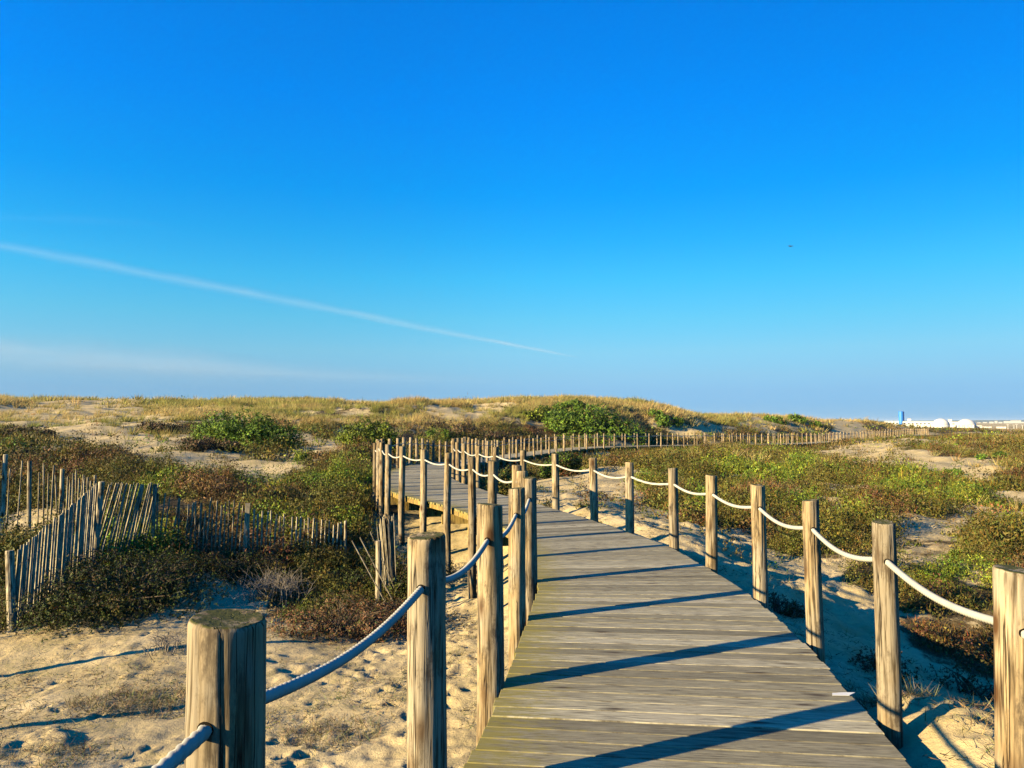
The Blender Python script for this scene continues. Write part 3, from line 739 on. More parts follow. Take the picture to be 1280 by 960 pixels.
def unit(v): return v / np.maximum(np.linalg.norm(v, axis=1), 1e-6)[:, None]
def tris_on(P, D, S_, Ln, Wd):
    V = np.empty((len(P), 3, 3)); V[:, 0] = P - S_ * (Wd / 2)[:, None]; V[:, 1] = P + S_ * (Wd / 2)[:, None]; V[:, 2] = P + D * Ln[:, None]; return V.reshape(-1, 3)
def rhombs_on(P, D, S_, Ln, Wd):
    V = np.empty((len(P), 4, 3)); m_ = P + D * (Ln * .45)[:, None]
    V[:, 0] = P; V[:, 1] = m_ + S_ * (Wd / 2)[:, None]; V[:, 2] = P + D * Ln[:, None]; V[:, 3] = m_ - S_ * (Wd / 2)[:, None]; return V.reshape(-1, 3)
def tri_mesh(name, V, C):
    return np_mesh(name, V, np.arange(len(V)).reshape(-1, 3), 3, np.repeat(C, 3, axis=0))
def quad_mesh(name, V, C):
    return np_mesh(name, V, np.arange(len(V)).reshape(-1, 4), 4, np.repeat(C, 4, axis=0))
def jitter(C, a=.25):
    return np.clip(C * (1 + rng.normal(size=(len(C), 1)) * a) * (1 + rng.normal(size=(len(C), 3)) * a * .35), .004, .9)

def scatter(n, r0, r1, a0=-44, a1=44):
    """points even in bearing and in log distance"""
    th = np.radians(rng.uniform(a0, a1, n)); r = np.exp(rng.uniform(math.log(r0), math.log(r1), n))
    return np.sin(th) * r, np.cos(th) * r

OLIVE = np.array((.098, .090, .017)); BROWN = np.array((.112, .077, .024)); REDB = np.array((.14, .070, .030)); GREENC = np.array((.085, .125, .014)); LIME = np.array((.19, .22, .022)); STRAW = np.array((.45, .33, .12)); GREYT = np.array((.20, .165, .11))
def heath():
    Vs, Cs = [], []
    for (n, r0, r1, size, hgt, nl, leaf) in ((9000, 6.5, 16, .20, .26, 120, .030), (15000, 15, 32, .32, .36, 90, .050), (23000, 30, 75, .54, .36, 60, .09), (16000, 70, 190, 1.05, .40, 38, .18), (6000, 180, 900, 3.0, .4, 24, .5)):
        x, y = scatter(n, r0, r1)
        c = cover(x, y); d, _ = path_dist(x, y); z = ground_h(x, y)
        dune = sstep(-.9, .2, base_h(x, y) + fbm(x / 6, y / 6, 77) * .8) * (y > 38)
        cl = fbm(x / (.6 + .5 * size), y / (.6 + .5 * size), 151, 3); c = c + cl * np.clip(.4 + c, .35, 1.1)
        keep = ((c > .50 + rng.uniform(-.08, .14, n)) | (rng.uniform(0, 1, n) < .025)) & (d > 1.15 + size * .8) & (rng.uniform(0, 1, n) > dune * .97) & ((y > 11) | (c > .2))
        x, y, z, c, cl = x[keep], y[keep], z[keep], np.clip(c[keep], 0, 1), cl[keep]; k = len(x)
        g = np.clip(patch(x, y, E_G) * 1.3, 0, 1) + np.clip(fbm(x / 2.4, y / 2.4, 91) * 1.9 - .15, 0, 1) * .8
        red = np.clip(fbm(x / 2.2 + 40, y / 2.2, 95) * 1.7 + .18, 0, .9)
        pick = rng.uniform(size=k)
        base = np.where((red + rng.normal(size=k) * .14 > .52)[:, None], np.where(pick[:, None] < .22, REDB[None], BROWN[None]), OLIVE[None])
        base = np.where((g + rng.normal(size=k) * .14 > .42)[:, None], np.where(pick[:, None] < .45, LIME[None], GREENC[None]), base)
        base = jitter(base, .3)
        sz = size * rng.uniform(.6, 1.4, k); hh = hgt * rng.uniform(.65, 1.25, k) * np.clip(.8 + 2.2 * cl, .25, 2.2)
        i = np.repeat(np.arange(k), nl); N = len(i)
        u = orient(N); u[:, 2] = np.abs(u[:, 2]); q = rng.uniform(.78, 1.06, N)
        lump = 1 + .22 * np.sin(u[:, 0] * 7 + i * 1.7) * np.sin(u[:, 1] * 7 + i * 2.3)
        P = np.stack([x[i] + u[:, 0] * q * lump * sz[i], y[i] + u[:, 1] * q * lump * sz[i], z[i] - .03 + u[:, 2] * q * lump * hh[i]], 1)
        nrm = unit(np.stack([u[:, 0] / sz[i], u[:, 1] / sz[i], u[:, 2] / hh[i]], 1)); Nn = unit(nrm + rng.normal(size=(N, 3)) * .42)
        D, S_ = faced(N, Nn, .7); spike = rng.uniform(0, 1, N) < .22
        D[spike] = unit(nrm[spike] * .5 + np.array((0, 0, .9)) + rng.normal(size=(spike.sum(), 3)) * .25); S_[spike] = unit(np.cross(D[spike], orient(spike.sum())))
        Ln = leaf * rng.uniform(.7, 1.6, N) * np.where(spike, 1.9, 1); Wd = leaf * np.where(spike, .22, .75) * rng.uniform(.7, 1.2, N)
        Vs.append(tris_on(P, D, S_, Ln, Wd)); C = jitter(base[i], .2); C[spike & (rng.uniform(size=N) < .5)] *= np.array((1.4, .95, .7)); Cs.append(C)
    o = link('heath_ground_cover', tri_mesh('heath_ground_cover', np.concatenate(Vs), np.concatenate(Cs)), M['leaf'])
    tag(o, 'low brown and green heath carpeting the dune slacks', 'ground cover', kind='stuff')
heath()
def marram():
    Vs, Cs = [], []
    for (n, r0, r1, size, hgt, nb_, wd) in ((9000, 17, 45, .20, .42, 22, .014), (34000, 38, 90, .36, .60, 28, .032), (28000, 80, 190, .7, .75, 20, .075)):
        x, y = scatter(n, r0, r1)
        c = cover(x, y); d, _ = path_dist(x, y); b = base_h(x, y)
        dune = sstep(-.9, .1, b + fbm(x / 6, y / 6, 77) * .8)
        p = np.clip(.05 + dune * 1.0, 0, 1) * np.clip(.85 + fbm(x / 5, y / 5, 83) * 1.6, .06, 1)
        keep = ((c > .22 + rng.uniform(-.12, .12, n)) | (rng.uniform(0, 1, n) < .14)) & (d > 1.5) & (rng.uniform(0, 1, n) < p)
        x, y, b = x[keep], y[keep], b[keep]; z = ground_h(x, y); k = len(x)
        gr = np.clip(fbm(x / 7, y / 7, 101) * 1.4 + .45 - .35 * (x > -8), 0, 1)[:, None]
        base = jitter(STRAW[None] * (1 - gr) + np.array((.23, .22, .05))[None] * gr, .15)
        i = np.repeat(np.arange(k), nb_); N = len(i); a_ = rng.uniform(0, 2 * np.pi, N); q = rng.uniform(0, 1, N) ** .7
        sz = size * rng.uniform(.6, 1.3, k); hh = hgt * rng.uniform(.5, 1.2, k)
        P = np.stack([x[i] + np.cos(a_) * q * sz[i] * .6, y[i] + np.sin(a_) * q * sz[i] * .6, z[i] - .03], 1)
        D = np.stack([np.cos(a_) * (.25 + .75 * q), np.sin(a_) * (.25 + .75 * q), np.ones(N) * 1.1], 1) + orient(N) * .28 + np.array((.25, .1, 0)); D /= np.linalg.norm(D, axis=1)[:, None]
        Vs.append(tris(P, D, hh[i] * rng.uniform(.6, 1.2, N), np.full(N, wd))); Cs.append(jitter(base[i], .18))
    o = link('dune_grass', tri_mesh('dune_grass', np.concatenate(Vs), np.concatenate(Cs)), M['grass'])
    tag(o, 'straw coloured marram grass on the dune crests', 'grass', kind='stuff')
marram()
def litter():
    """bits of dry grass, stems and twigs in the open sand"""
    n = 22000; x, y = scatter(n, 3.2, 22); c = cover(x, y); d, _ = path_dist(x, y)
    cl = fbm(x / .7, y / .7, 131) + fbm(x / 2.4, y / 2.4, 137)
    keep = (d > 1.25) & (c < .5) & (cl + rng.normal(size=n) * .25 > .12); x, y = x[keep], y[keep]; z = ground_h(x, y); k = len(x)
    i = np.repeat(np.arange(k), 9); N = len(i)
    P = np.stack([x[i], y[i], z[i] + .004], 1) + rng.normal(size=(N, 3)) * np.array((.05, .05, .002))
    D = orient(N); D[:, 2] = np.abs(D[:, 2]) * .55; D /= np.linalg.norm(D, axis=1)[:, None]
    V = tris(P, D, rng.uniform(.02, .10, N), rng.uniform(.003, .007, N))
    base = np.where(rng.uniform(size=(k, 1)) < .35, np.array((.12, .12, .035))[None], np.where(rng.uniform(size=(k, 1)) < .5, np.array((.24, .17, .08))[None], np.array((.10, .07, .04))[None]))
    o = link('dry_litter', tri_mesh('dry_litter', V, jitter(base[i], .3)), M['twig'])
    tag(o, 'dry stems and sparse sprouts scattered on the sand', 'litter', kind='stuff')
litter()

def shrub(name, label, cat, c, rad, n, leaf, pal, group=None, stems=14, lumps=9, twiggy=0., asp=.42, skirt=True):
    """foliage gathered in uneven lumps round woody stems"""
    gz_ = gh(c[0], c[1]); o = empty(name, (c[0], c[1], gz_)); tag(o, label, cat, group)
    rx, ry, rz = rad; L = []
    for k in range(lumps):
        a_ = random.uniform(0, 6.28); q = math.sqrt(random.random()) * .8
        x, y = q * math.cos(a_) * rx, q * math.sin(a_) * ry; hk = rz * (1 - .55 * q * q) * random.uniform(.72, 1.08); s = random.uniform(.26, .44) * min(rx, ry) * 1.05
        L.append((x, y, gh(c[0] + x, c[1] + y) - gz_, hk, s))
    w_ = np.array([l[4] ** 2 for l in L]); w_ /= w_.sum()
    ns = n // 7; n = ns * 7; i = rng.choice(len(L), ns, p=w_); La = np.array(L)[i]
    u = orient(ns); u[:, 2] = u[:, 2] * .9 + .15; rr_ = rng.uniform(.35, 1.0, ns) ** .4
    hh = np.minimum(La[:, 3] * .55, La[:, 4])
    P = np.stack([La[:, 0] + u[:, 0] * La[:, 4] * rr_, La[:, 1] + u[:, 1] * La[:, 4] * rr_, La[:, 2] + np.maximum(La[:, 3] - hh + u[:, 2] * hh * rr_, .02)], 1)
    low = rng.uniform(size=ns) < .3; P[low, 2] = La[low, 2] + (P[low, 2] - La[low, 2]) * rng.uniform(.1, 1, low.sum())
    q7 = np.repeat(np.arange(ns), 7); i = i[q7]; sc_ = np.clip(1 + rng.normal(size=ns) * .3, .4, 1.9)[q7]
    P = P[q7] + rng.normal(size=(n, 3)) * leaf * .35; u = u[q7]
    D, S_ = faced(n, unit(u + rng.normal(size=(n, 3)) * .45), .6)
    pal = np.array(pal); li = rng.integers(0, len(pal), len(L)); C = pal[np.where(rng.uniform(size=n) < .3, li[i], rng.integers(0, len(pal), n))]
    Ln = leaf * rng.uniform(.65, 1.4, n)
    tw = rng.uniform(size=n) < twiggy
    Wd = Ln * asp * rng.uniform(.8, 1.2, n); Wd[tw] = leaf * .12; Ln[tw] *= 2.2; C = C.copy(); C[tw] = GREYT * .8
    link('foliage', quad_mesh('foliage', rhombs_on(P, D, S_, Ln, Wd), jitter(C, .18) * sc_[:, None]), M['leaf'], o)
    m = MB()
    for k in range(stems):
        l = random.choice(L); a0 = (random.uniform(-.25, .25) * rx, random.uniform(-.25, .25) * ry, -.05); tp = (l[0] + random.uniform(-.3, .3) * l[4], l[1] + random.uniform(-.3, .3) * l[4], l[2] + l[3] * random.uniform(.7, .98))
        md = tuple((a0[j] * .45 + tp[j] * .55) + (random.uniform(-.06, .06) * rx if j < 2 else .04) for j in range(3))
        r_ = .012 + .006 * rz; m.tube([a0, md, tp], [r_, r_ * .6, r_ * .2], 5)
    me_ = m.build('stem', None, o); me_.data.materials.append(M['bark'])
    return o
M['bark'] = plain('bark', (.11, .08, .05), .9, .1, .3, 20)
G1 = [(.062, .115, .012), (.095, .155, .014), (.135, .20, .02), (.048, .085, .012)]
G2 = [(.12, .15, .014), (.17, .20, .02), (.08, .11, .012), (.07, .09, .014)]
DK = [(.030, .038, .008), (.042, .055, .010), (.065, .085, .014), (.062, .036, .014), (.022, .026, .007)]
RB = [(.12, .055, .025), (.15, .07, .03), (.08, .06, .022), (.07, .085, .02), (.17, .09, .04)]
BR = [(.085, .05, .026), (.11, .07, .035), (.065, .05, .02), (.06, .06, .02)]
def bush_px(label, px, Y, hw, h, pal, n=4500, leaf=None, name='bush', cat='bush', deep=.8, group=None, **kw):
    x = (px - 640) / F * Y; rx = hw / F * Y * 1.12; rz = h / F * Y * 1.06
    return shrub(name, label, cat, (x, Y), (rx, rx * deep, rz), n, leaf or max(.05, .0032 * Y), pal, group, **kw)
shrub('low_bush', 'wide dark green mound bush at the foot of the near paling fence', 'bush', (-5.8, 11.6), (1.5, 1.9, .78), 32000, .034, DK, lumps=34, stems=40, twiggy=.06)
shrub('low_bush', 'dark bush patch below the upright part of the paling fence', 'bush', (-4.5, 13.7), (1.15, .6, .5), 12000, .036, DK + BR, lumps=16, stems=24, twiggy=.12)
shrub('low_bush', 'reddish brown bush behind the rope, between the two thick left posts', 'bush', (-2.45, 11.2), (1.25, 1.15, .55), 20000, .032, RB, lumps=24, stems=40, twiggy=.16)
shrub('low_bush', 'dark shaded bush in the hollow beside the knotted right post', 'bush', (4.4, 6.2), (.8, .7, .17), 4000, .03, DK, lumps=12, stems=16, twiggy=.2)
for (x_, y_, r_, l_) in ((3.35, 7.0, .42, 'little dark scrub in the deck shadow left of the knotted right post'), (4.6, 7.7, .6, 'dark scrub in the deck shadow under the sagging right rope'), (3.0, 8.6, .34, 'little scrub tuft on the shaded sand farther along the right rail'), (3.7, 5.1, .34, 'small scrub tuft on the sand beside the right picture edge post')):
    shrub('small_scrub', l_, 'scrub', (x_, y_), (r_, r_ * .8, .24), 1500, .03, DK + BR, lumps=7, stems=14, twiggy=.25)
shrub('low_bush', 'dark green scrub round the roll of palings', 'bush', (-2.0, 14.0), (1.2, 1.0, .6), 9000, .04, DK, lumps=12, stems=20, twiggy=.06)
bush_px('large bright green leafy bush on the dune slope at left', 310, 35, 62, 46, G1, 22000, .10, lumps=30)
bush_px('yellow green round bush just left of the far left bend', 466, 34.5, 42, 38, G2, 9000, .11, lumps=18)
bush_px('small low green sprout below the large leafy bush', 382, 30, 16, 12, G2, 1200, .09, lumps=5)
bush_px('small green bush on the dune slope above the middle stretch', 547, 54, 19, 13, G1, 1500, .16, lumps=5)
bush_px('wide dark green bush behind the middle stretch of posts', 745, 67, 58, 36, G1, 10000, .22, lumps=26)
bush_px('round yellow green bush left of the wide dark one on the ridge', 680, 70, 30, 17, G2, 2600, .22, lumps=8)
bush_px('flat green bush capping the ridge above the wide dark bush', 720, 74, 26, 10, G1, 2000, .22, lumps=8)
bush_px('flat green bush alone on the ridge skyline', 828, 79, 27, 9, G1, 2000, .24, lumps=8)
bush_px('dark bush on the slope above the far rail posts', 1003, 114, 18, 9, G1, 1400, .32, lumps=6)
bush_px('small flat bush on the skyline near the blue tower', 968, 108, 16, 7, G1, 1000, .32, lumps=5)
bush_px('dark green bush in the gap of the rails, between near deck and middle stretch', 706, 30.5, 34, 36, G1 + DK, 6500, .10, lumps=12)
bush_px('low dark bush at the inner side of the boardwalk bend', 640, 22.5, 26, 34, DK + G1[:1], 5000, .075, lumps=10)
bush_px('brightest green bush in the heath right of the boardwalk', 1030, 33, 26, 19, G2 + G1, 3200, .10, lumps=8, group='green bushes in the right heath')
bush_px('green bush with upright shoots in the middle of the right heath', 1135, 24.5, 30, 22, G2 + G1, 3600, .09, lumps=8, group='green bushes in the right heath')
bush_px('small green bush farther right in the heath', 1186, 36, 15, 8, G1, 1200, .10, lumps=5, group='green bushes in the right heath')
bush_px('broad yellow green bush in the heath nearest the far rails', 945, 31, 34, 16, G2, 3000, .09, lumps=9, group='green bushes in the right heath')
bush_px('small bright sprout among red heath by the right foreground posts', 1184, 12.6, 12, 14, G2, 700, .045, lumps=5, group='green bushes in the right heath')
bush_px('tiny green bush at the right picture edge below the sand mound', 1240, 48, 20, 8, G1, 1200, .14, lumps=5, group='green bushes in the right heath')
bush_px('dark brown heather mound at the far left edge', 14, 38, 46, 21, BR, 5000, .12, lumps=12, group='brown heather mounds on the left dunes')
bush_px('brown heather mound between the sandy tracks on the left dune', 205, 44, 36, 17, BR, 4000, .13, lumps=10, group='brown heather mounds on the left dunes')
bush_px('dark brown heather mound in front of the large leafy bush', 262, 31.5, 38, 17, BR + DK[:1], 4000, .10, lumps=10, group='brown heather mounds on the left dunes')
bush_px('dark heather hedge on the slope behind the left bend', 590, 58, 58, 15, BR, 4500, .18, lumps=12, group='brown heather mounds on the left dunes')

def bare_twigs(label, c, rad, n):
    gz_ = gh(*c); o = empty('twiggy_shrub', (c[0], c[1], gz_)); tag(o, label, 'shrub'); m = MB()
    for k in range(n):
        a_ = random.uniform(0, 6.28); q = random.uniform(.1, 1); p0 = (random.gauss(0, .3) * rad[0], random.gauss(0, .3) * rad[1], -.04)
        p0 = (p0[0], p0[1], gh(c[0] + p0[0], c[1] + p0[1]) - gz_ - .02)
        p2 = (p0[0] + math.cos(a_) * q * rad[0] * .6, p0[1] + math.sin(a_) * q * rad[1] * .6, p0[2] + rad[2] * random.uniform(.5, 1.1)); p1 = tuple((p0[j] + p2[j]) / 2 + (.05 if j == 2 else random.gauss(0, .03)) for j in range(3))
        m.tube([p0, p1, p2], [.005, .0035, .001], 4)
        for _ in range(3):
            e = (p1[0] + random.gauss(0, .1), p1[1] + random.gauss(0, .1), p1[2] + random.uniform(.03, .14)); m.tube([p1, e], [.0025, .0008], 3)
    m.build('twig', M['bark2'], o)
M['bark2'] = plain('dry_bark', (.24, .20, .15), .9, .1, .3, 20)
bare_twigs('leafless grey twiggy shrub between the dark mound and the reddish bush', (-3.85, 12.4), (.7, .7, .5), 110)
bare_twigs('small leafless twig tuft on the sand in front of the dark mound', (-4.25, 9.45), (.32, .3, .22), 40)
def tuft(label, c, rad, n):
    a_ = rng.uniform(0, 6.28, n); q = np.sqrt(rng.uniform(0, 1, n)); x = c[0] + np.cos(a_) * q * rad[0]; y = c[1] + np.sin(a_) * q * rad[1]; z = ground_h(x, y) - .01
    D = orient(n); D[:, 2] = np.abs(D[:, 2]) * .7 + .15; D /= np.linalg.norm(D, axis=1)[:, None]
    V = tris(np.stack([x, y, z], 1), D, rng.uniform(.5, 1.3, n) * rad[2], rng.uniform(.003, .006, n))
    base = np.where(rng.uniform(size=(n, 1)) < .3, np.array((.14, .14, .05))[None], np.array((.23, .165, .085))[None])
    tag(link('dry_grass_patch', tri_mesh('dry_grass_patch', V, jitter(base, .3)), M['twig']), label, 'dry grass')
tuft('wide flattened patch of dry grass on the sand left of the mossy post', (-3.5, 7.6), (.85, .45, .12), 3200)
tuft('dry grass patch on the sand under the rope', (-1.55, 6.7), (.45, .35, .12), 1400)
tuft('sparse greenish grass patch at the lower left corner sand', (-3.8, 6.1), (.6, .3, .08), 900)
tuft('tuft of dry weeds under the deck edge by the knotted right post', (2.42, 5.0), (.25, .35, .13), 700)
tuft('reddish dry weeds on the sand at the lower right corner', (3.15, 4.35), (.35, .3, .12), 800)

# tall golden marram clumps on the crests
def clump_px(label, px, Y, hw, h, n):
    x0 = (px - 640) / F * Y; rx = hw / F * Y; hz_ = h / F * Y; a_ = rng.uniform(0, 6.28, n); q = np.sqrt(rng.uniform(0, 1, n)); x = x0 + np.cos(a_) * q * rx; y = Y + np.sin(a_) * q * rx * .8
    lean = np.stack([np.cos(a_) * q * .35 + .25, np.sin(a_) * q * .35 + .1, np.ones(n)], 1) + rng.normal(size=(n, 3)) * .2
    V = tris(np.stack([x, y, ground_h(x, y) - .05], 1), unit(lean), hz_ * (1.1 - .55 * q * q) * rng.uniform(.6, 1.15, n), np.full(n, .0006 * Y))
    base = np.where(rng.uniform(size=(n, 1)) < .25, np.array((.22, .19, .06))[None], np.array((.42, .29, .10))[None])
    tag(link('marram_clump', tri_mesh('marram_clump', V, jitter(base, .22)), M['grass']), label, 'grass clump', 'golden marram clumps on the dunes')
clump_px('golden grass hump on the skyline above the left bend', 512, 74, 30, 11, 2600)
clump_px('second golden grass hump on the skyline, right of the larger one', 566, 77, 24, 9, 2000)
clump_px('pale grass clump on the slope right of the large leafy bush', 398, 52, 26, 14, 2200)
clump_px('golden grass clump between the dark hedge and the rail posts', 452, 48, 18, 12, 1500)
clump_px('low golden grass hump on the skyline far left of the humps pair', 385, 98, 40, 6, 1800)
clump_px('golden grass hump on the ridge between the wide bush and the flat bush', 785, 76, 26, 8, 1600)
# scrap on the deck
m = MB(); x, y, nx, ny = path(s_of(1.9, 4.55)); px_, py_ = x + nx * .98, y + ny * .98; dz_ = float(deck_z(py_)) + .004
m.add([(px_ - .07, py_ - .012, dz_), (px_ + .03, py_ - .016, dz_), (px_ + .075, py_ + .01, dz_ + .006), (px_ + .01, py_ + .018, dz_ + .004), (px_ - .06, py_ + .012, dz_ + .002),
       (px_ - .07, py_ - .012, dz_ + .004), (px_ + .03, py_ - .016, dz_ + .005), (px_ + .075, py_ + .01, dz_ + .011), (px_ + .01, py_ + .018, dz_ + .009), (px_ - .06, py_ + .012, dz_ + .007)],
      [(4, 3, 2, 1, 0), (5, 6, 7, 8, 9)] + [(k, (k + 1) % 5, 5 + (k + 1) % 5, 5 + k) for k in range(5)])
tag(m.build('paper_scrap', M['paper']), 'white paper scrap on the right edge of the deck', 'litter')

# ------------------------------------------------------------------ far plant and town
PZ = -5.75
def pt(px, Y): return (px - 640) / F * Y
def hgt(py, Y): return (527 - py) / F * Y
def far_block(name, label, cat, x0, x1, ytop, Y, depth, mat='white', windows=0, group=None, base=PZ):
    X0, X1 = pt(x0, Y), pt(x1, Y); zt = hgt(ytop, Y); o = empty(name, ((X0 + X1) / 2, Y, base), -math.atan2((X0 + X1) / 2, Y)); tag(o, label, cat, group)
    W = (X1 - X0) / 2 * .92; H = zt - base; m = MB(); m.box(-W, W, 0, depth, 0, H); m.build('wall', M[mat], o)
    r_ = MB(); r_.box(-W - .2, W + .2, -.2, depth + .2, H + .003, H + .35); r_.build('roof', M['roofm' if mat == 'white' else mat], o)
    for k in range(windows):
        q = MB(); wx = -W + (k + .5) * 2 * W / windows; ww = W / windows * .5; q.box(wx - ww, wx + ww, -.06, .1, H * .55, H * .75); q.build('window', M['glass'], o)
    return o
t = empty('blue_tower', (pt(1126, 760), 760, PZ)); tag(t, 'tall blue cylindrical tower beside the white plant', 'tower')
def lathe(prof, n=28):
    m = MB(); v = [(r_ * math.cos(2 * math.pi * k / n), r_ * math.sin(2 * math.pi * k / n), z) for r_, z in prof for k in range(n)]
    f = [(j * n + k, j * n + (k + 1) % n, (j + 1) * n + (k + 1) % n, (j + 1) * n + k) for j in range(len(prof) - 1) for k in range(n)] + [tuple((len(prof) - 1) * n + k for k in range(n))]
    m.add(v, f); return m
HT = hgt(514.3, 760) - PZ
lathe([(2.35, 0), (2.35, HT - .4)]).build('shell', M['blue'], t, False); lathe([(2.45, HT - .397), (2.45, HT - .1), (1.9, HT)]).build('cap', M['blue'], t)
m = MB(); m.bar((2.6, -.4, 0), (2.6, -.4, HT), .5, .25, (0, 1, 0)); m.build('ladder', M['roofm'], t)
for (cx_, top, rpx, lab) in ((1175.5, 523.2, 9.7, 'left one of two white domes of the plant'), (1207, 523.8, 11.2, 'right one of two white domes, slightly wider')):
    Y = 720; Rr = rpx / F * Y; d_ = empty('storage_dome', (pt(cx_, Y), Y, PZ)); tag(d_, lab, 'dome', 'white domes of the plant')
    H = hgt(top, Y) - PZ; wl = max(.8, H - Rr * .85)
    lathe([(Rr, 0), (Rr, wl)], 40).build('base_wall', M['white'], d_, True)
    lathe([(Rr * 1.003 * math.cos(a), wl + .01 + (H - wl) * math.sin(a)) for a in np.linspace(0, 1.5, 12)], 40).build('dome_shell', M['dome'], d_, True)
far_block('plant_hall', 'long low white hall between the blue tower and the domes', 'building', 1128.5, 1167, 526.8, 735, 40, windows=8)
far_block('plant_block', 'small white rooftop block above the long hall', 'building', 1134, 1138, 523.6, 745, 6)
far_block('plant_block', 'white block filling the gap between the two domes', 'building', 1183, 1199, 527.4, 735, 12, windows=3)
far_block('plant_block', 'narrow white stair tower just right of the left dome', 'building', 1184.5, 1189, 524.4, 742, 8)
far_block('plant_block', 'white low wing right of the right dome', 'building', 1216, 1226, 532, 700, 14, windows=2)
far_block('plant_block', 'white annex in front of the right dome', 'building', 1196, 1216, 531.2, 700, 10, windows=4)
far_block('plant_block', 'small pale shed at the right end of the plant', 'building', 1226, 1238, 533.4, 690, 10, windows=2)
far_block('plant_block', 'low white hall left of the blue tower, half behind the dune', 'building', 1105, 1123, 526.4, 800, 20, windows=4)
far_block('plant_block', 'isolated cream shed near the lamp masts', 'building', 1245, 1256, 533.6, 640, 10, windows=2)
for i, px in enumerate((1259, 1266.5, 1270, 1277)):
    Y = 560; o = empty('lamp_mast', (pt(px, Y), Y, PZ)); tag(o, 'thin pale lamp mast on the plain at the far right', 'mast', 'lamp masts on the far plain')
    m = MB(); H = hgt(530.5 + (i % 2), Y) - PZ; m.tube([(0, 0, 0), (0, 0, H)], [.18, .1], 6); m.build('mast', M['white'], o)
    m = MB(); m.box(-.9, .9, -.15, .15, H, H + .25); m.build('lamp_head', M['white'], o)
for i, (x0, x1, yt, lab) in enumerate(((1236, 1241, 527.2, 'distant pale building left of the far town'), (1242.5, 1246, 526.2, 'slim distant pale building in the far town'), (1247.5, 1252, 527.4, 'small distant pale building in the far town'),
                                   (1254, 1262, 526.4, 'left half of the long distant white building'), (1263, 1275, 525.6, 'widest distant white building in the far town'), (1276, 1281, 527.4, 'low distant building beside the widest white one'),
                                   (1283, 1296, 526.2, 'distant white building cut by the right edge'), (1228, 1233, 527.6, 'tiny distant building right of the domes'), (1221, 1225, 528, 'tiniest distant building right behind the domes'))):
    far_block('town_building', lab, 'building', x0, x1, yt, 2300 + i * 70, 60, 'town', group='far town buildings')
# harbour crane far behind the dune
Y = 2600; o = empty('harbour_crane', (pt(1083, Y), Y, PZ)); tag(o, 'faint far crane standing behind the dune left of the blue tower', 'crane')
H = hgt(520, Y) - PZ; m = MB()
for sx in (-5, 5):
    for sy in (-4, 4): m.bar((sx, sy, 0), (sx * .6, sy * .6, H * .7), 1.2, 1.2)
m.build('leg_frame', M['roofm'], o); m = MB(); m.bar((-11, 0, H * .72), (9, 0, H), 1.6, 1.6, (0, 1, 0)); m.build('jib', M['roofm'], o); m = MB(); m.box(-3.5, 3.5, -3, 3, H * .62, H * .8); m.build('cab', M['roofm'], o)
# low far hills
xs = np.linspace(1800, 9000, 120); hv = 6 + 16 * sstep(2300, 4200, xs) * (.6 + .5 * fbm(xs / 900, xs * 0, 5)) ; v, f = [], []
for i, x in enumerate(xs):
    v += [(x, 4700, -8), (x, 5000, hv[i] * .8), (x, 5400, hv[i]), (x, 6500, -8)]
f = [(i * 4 + k, (i + 1) * 4 + k, (i + 1) * 4 + k + 1, i * 4 + k + 1) for i in range(len(xs) - 1) for k in range(3)]
m = MB(); m.add(v, f); tag(m.build('distant_hills', M['hill'], None, True), kind='structure')

# ------------------------------------------------------------------ bird, contrail, thin cloud, air
b = at(988.5, 308, 55); o = empty('bird', b); tag(o, 'tiny dark bird gliding high in the sky at right', 'bird')
m = MB(); m.tube([(-.14, 0, 0), (-.09, 0, .01), (.02, 0, .015), (.10, 0, .005), (.17, 0, -.005)], [.008, .03, .036, .022, .012], 8)
for s_ in (-1, 1):
    m.add([(-.05, .02 * s_, .02), (.05, .02 * s_, .02), (.03, .2 * s_, .07), (-.06, .38 * s_, .04), (-.05, .18 * s_, .06), (-.05, .02 * s_, .008), (.05, .02 * s_, .008), (.03, .2 * s_, .06), (-.06, .38 * s_, .035), (-.05, .18 * s_, .05)],
          [(0, 1, 2, 3, 4), (9, 8, 7, 6, 5)] + [(k, (k + 1) % 5, 5 + (k + 1) % 5, 5 + k) for k in range(5)])
m.build('body', M['bird'], o); o.rotation_euler = (R(14), R(-12), R(10))

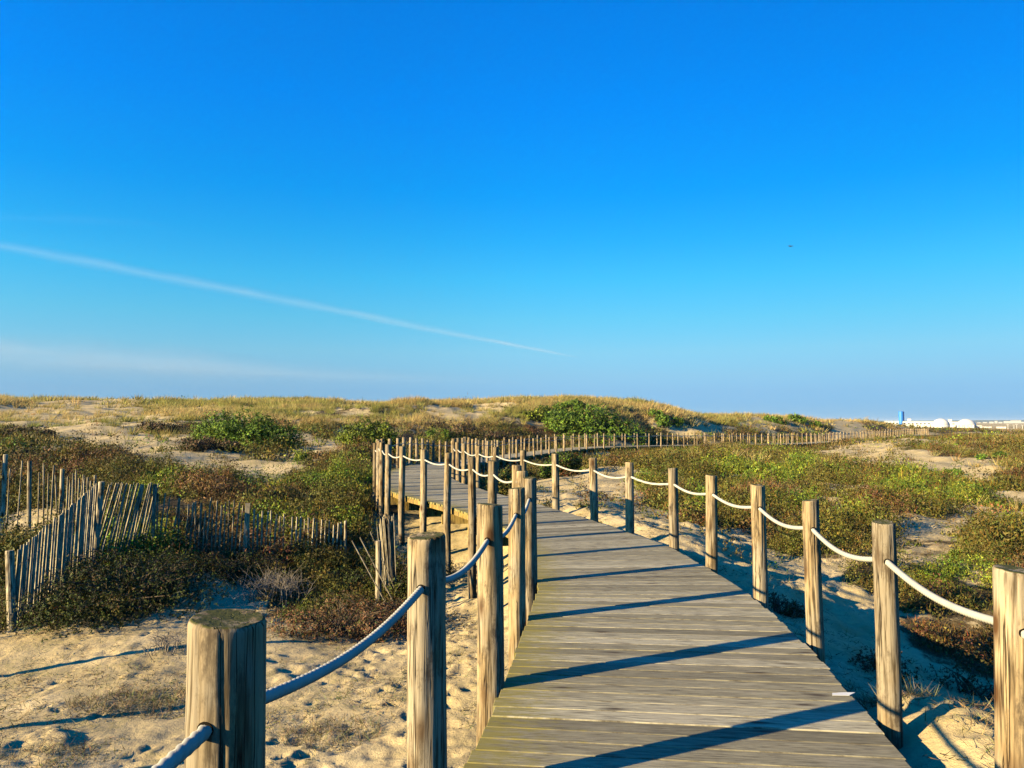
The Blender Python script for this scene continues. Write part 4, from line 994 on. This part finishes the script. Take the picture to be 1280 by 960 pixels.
def wisp_mat(name):
    k = NT(name); al = k.n('Attribute', attribute_name='alpha').outputs['Fac']
    df = k.n('BsdfDiffuse'); df.inputs[0].default_value = (.85, .85, .85, 1); tl = k.n('BsdfTranslucent'); tl.inputs[0].default_value = (.85, .85, .85, 1)
    a1 = k.n('MixShader'); k.l(df.outputs[0], a1.inputs[1]); k.l(tl.outputs[0], a1.inputs[2])
    tp = k.n('BsdfTransparent'); a2 = k.n('MixShader'); k.l(al, a2.inputs[0]); k.l(tp.outputs[0], a2.inputs[1]); k.l(a1.outputs[0], a2.inputs[2]); k.l(a2.outputs[0], k.out.inputs['Surface'])
    return k.m
def sky_pt(px, py, Y):
    return at(px, py, Y)
def wisp(name, mat, strands, shells, n=14):
    """ice cloud as nested soft shells round drifting strands; alpha is stored per vertex"""
    V, Fq, Al = [], [], []; off = 0
    for (pts, rad, alp) in strands:
        pts = np.array(pts); m_ = len(pts); T = np.gradient(pts, axis=0); T /= np.linalg.norm(T, axis=1)[:, None]
        U = np.cross(T, [0, 0, 1.]); U /= np.linalg.norm(U, axis=1)[:, None]; Q = np.cross(U, T); th = np.arange(n) / n * 2 * np.pi
        for j in range(shells):
            r_ = np.array(rad) * (j + 1) / shells
            V.append((pts[:, None] + r_[:, None, None] * (U[:, None] * np.cos(th)[None, :, None] + Q[:, None] * np.sin(th)[None, :, None])).reshape(-1, 3))
            Al.append(np.repeat(np.array(alp), n) * np.clip(1 + .35 * rng.normal(size=m_ * n), .2, 2))
            i = (np.arange(m_ - 1)[:, None] * n + np.arange(n)[None]).ravel() + off; q = (np.arange(m_ - 1)[:, None] * n + (np.arange(n)[None] + 1) % n).ravel() + off
            Fq.append(np.stack([i, q, q + n, i + n], 1)); off += m_ * n
    me = np_mesh(name, np.concatenate(V), np.concatenate(Fq), 4)
    a = me.attributes.new('alpha', 'FLOAT', 'POINT'); a.data.foreach_set('value', np.concatenate(Al).astype(np.float32))
    return link(name, me, mat, None, True)
strands = []
A_, B_ = at(-260, 256, 9000), at(735, 449, 24000)
for k in range(4):
    t0, t1 = (0, 1) if k == 0 else (random.uniform(0, .7), 0); t1 = t1 or min(1, t0 + random.uniform(.15, .35))
    tt = np.linspace(t0, t1, 70); ph = random.uniform(0, 50); ox, oz = (0, 0) if k == 0 else (random.gauss(0, 30), random.gauss(-12, 38))
    pts, rs, al = [], [], []
    for t in tt:
        p = A_ + (B_ - A_) * t; wdt = 150 * (1 - .15 * t) * (1 if k == 0 else .7)
        e = min(1, (t - t0) / .08, (t1 - t) / (.25 if k == 0 else .1)) if k else min(1, (1 - t) / .25)
        nz_ = fbm(np.array([t * 18 + ph]), np.array([ph]), 7, 3)[0]; n2_ = fbm(np.array([t * 9 + ph]), np.array([ph + 9.]), 8, 3)[0]
        pts.append(p + np.array([0, ox * .5, oz * (1 - t * .6) + nz_ * 30])); rs.append(max(4, wdt * (.75 + .5 * n2_) * (.35 + .65 * max(0, e)))); al.append(.0108 * max(0, e) * (1 + .7 * nz_) * (1 if k == 0 else .6))
    strands.append((pts, rs, al))
tag(wisp('contrail', wisp_mat('contrail_ice'), strands, 5), 'white aircraft contrail slanting down across the left sky', 'contrail')
strands = []
for (xa, ya, xb, yb, r0, a_) in ((-500, 400, 420, 468, 800, .0085), (-420, 428, 560, 478, 700, .008), (-350, 412, 150, 446, 400, .006), (0, 452, 700, 482, 330, .003), (-300, 250, 260, 285, 260, .0014)):
    A_, B_ = at(xa, ya, 30000), at(xb, yb, 30000); tt = np.linspace(0, 1, 50); nz_ = fbm(tt * 7 + xa, tt * 0 + ya, 12, 3)
    e = np.minimum(1, np.minimum(tt, 1 - tt) / .3)
    strands.append((A_[None] + (B_ - A_)[None] * tt[:, None] + np.stack([0 * tt, 0 * tt, nz_ * 160], 1), r0 * (.3 + .7 * e) * (1 + .4 * nz_), a_ * e * (1 + .5 * nz_)))
tag(wisp('thin_cloud', wisp_mat('thin_cloud_ice'), strands, 7), 'thin pale veil of high cloud low in the left sky', 'cloud', kind='stuff')

# the air: far things fade to blue
k = bpy.data.materials.new('air'); k.use_nodes = True; t_ = k.node_tree; t_.nodes.remove(t_.nodes['Principled BSDF'])
p = t_.nodes.new('ShaderNodeVolumePrincipled'); p.inputs['Color'].default_value = (.7, .86, 1, 1); p.inputs['Density'].default_value = .00006; p.inputs['Anisotropy'].default_value = .1
t_.links.new(p.outputs[0], t_.nodes['Material Output'].inputs['Volume'])
m = MB(); m.box(-14800, 14800, -14800, 14800, -10, 31); tag(m.build('haze', k), kind='stuff')
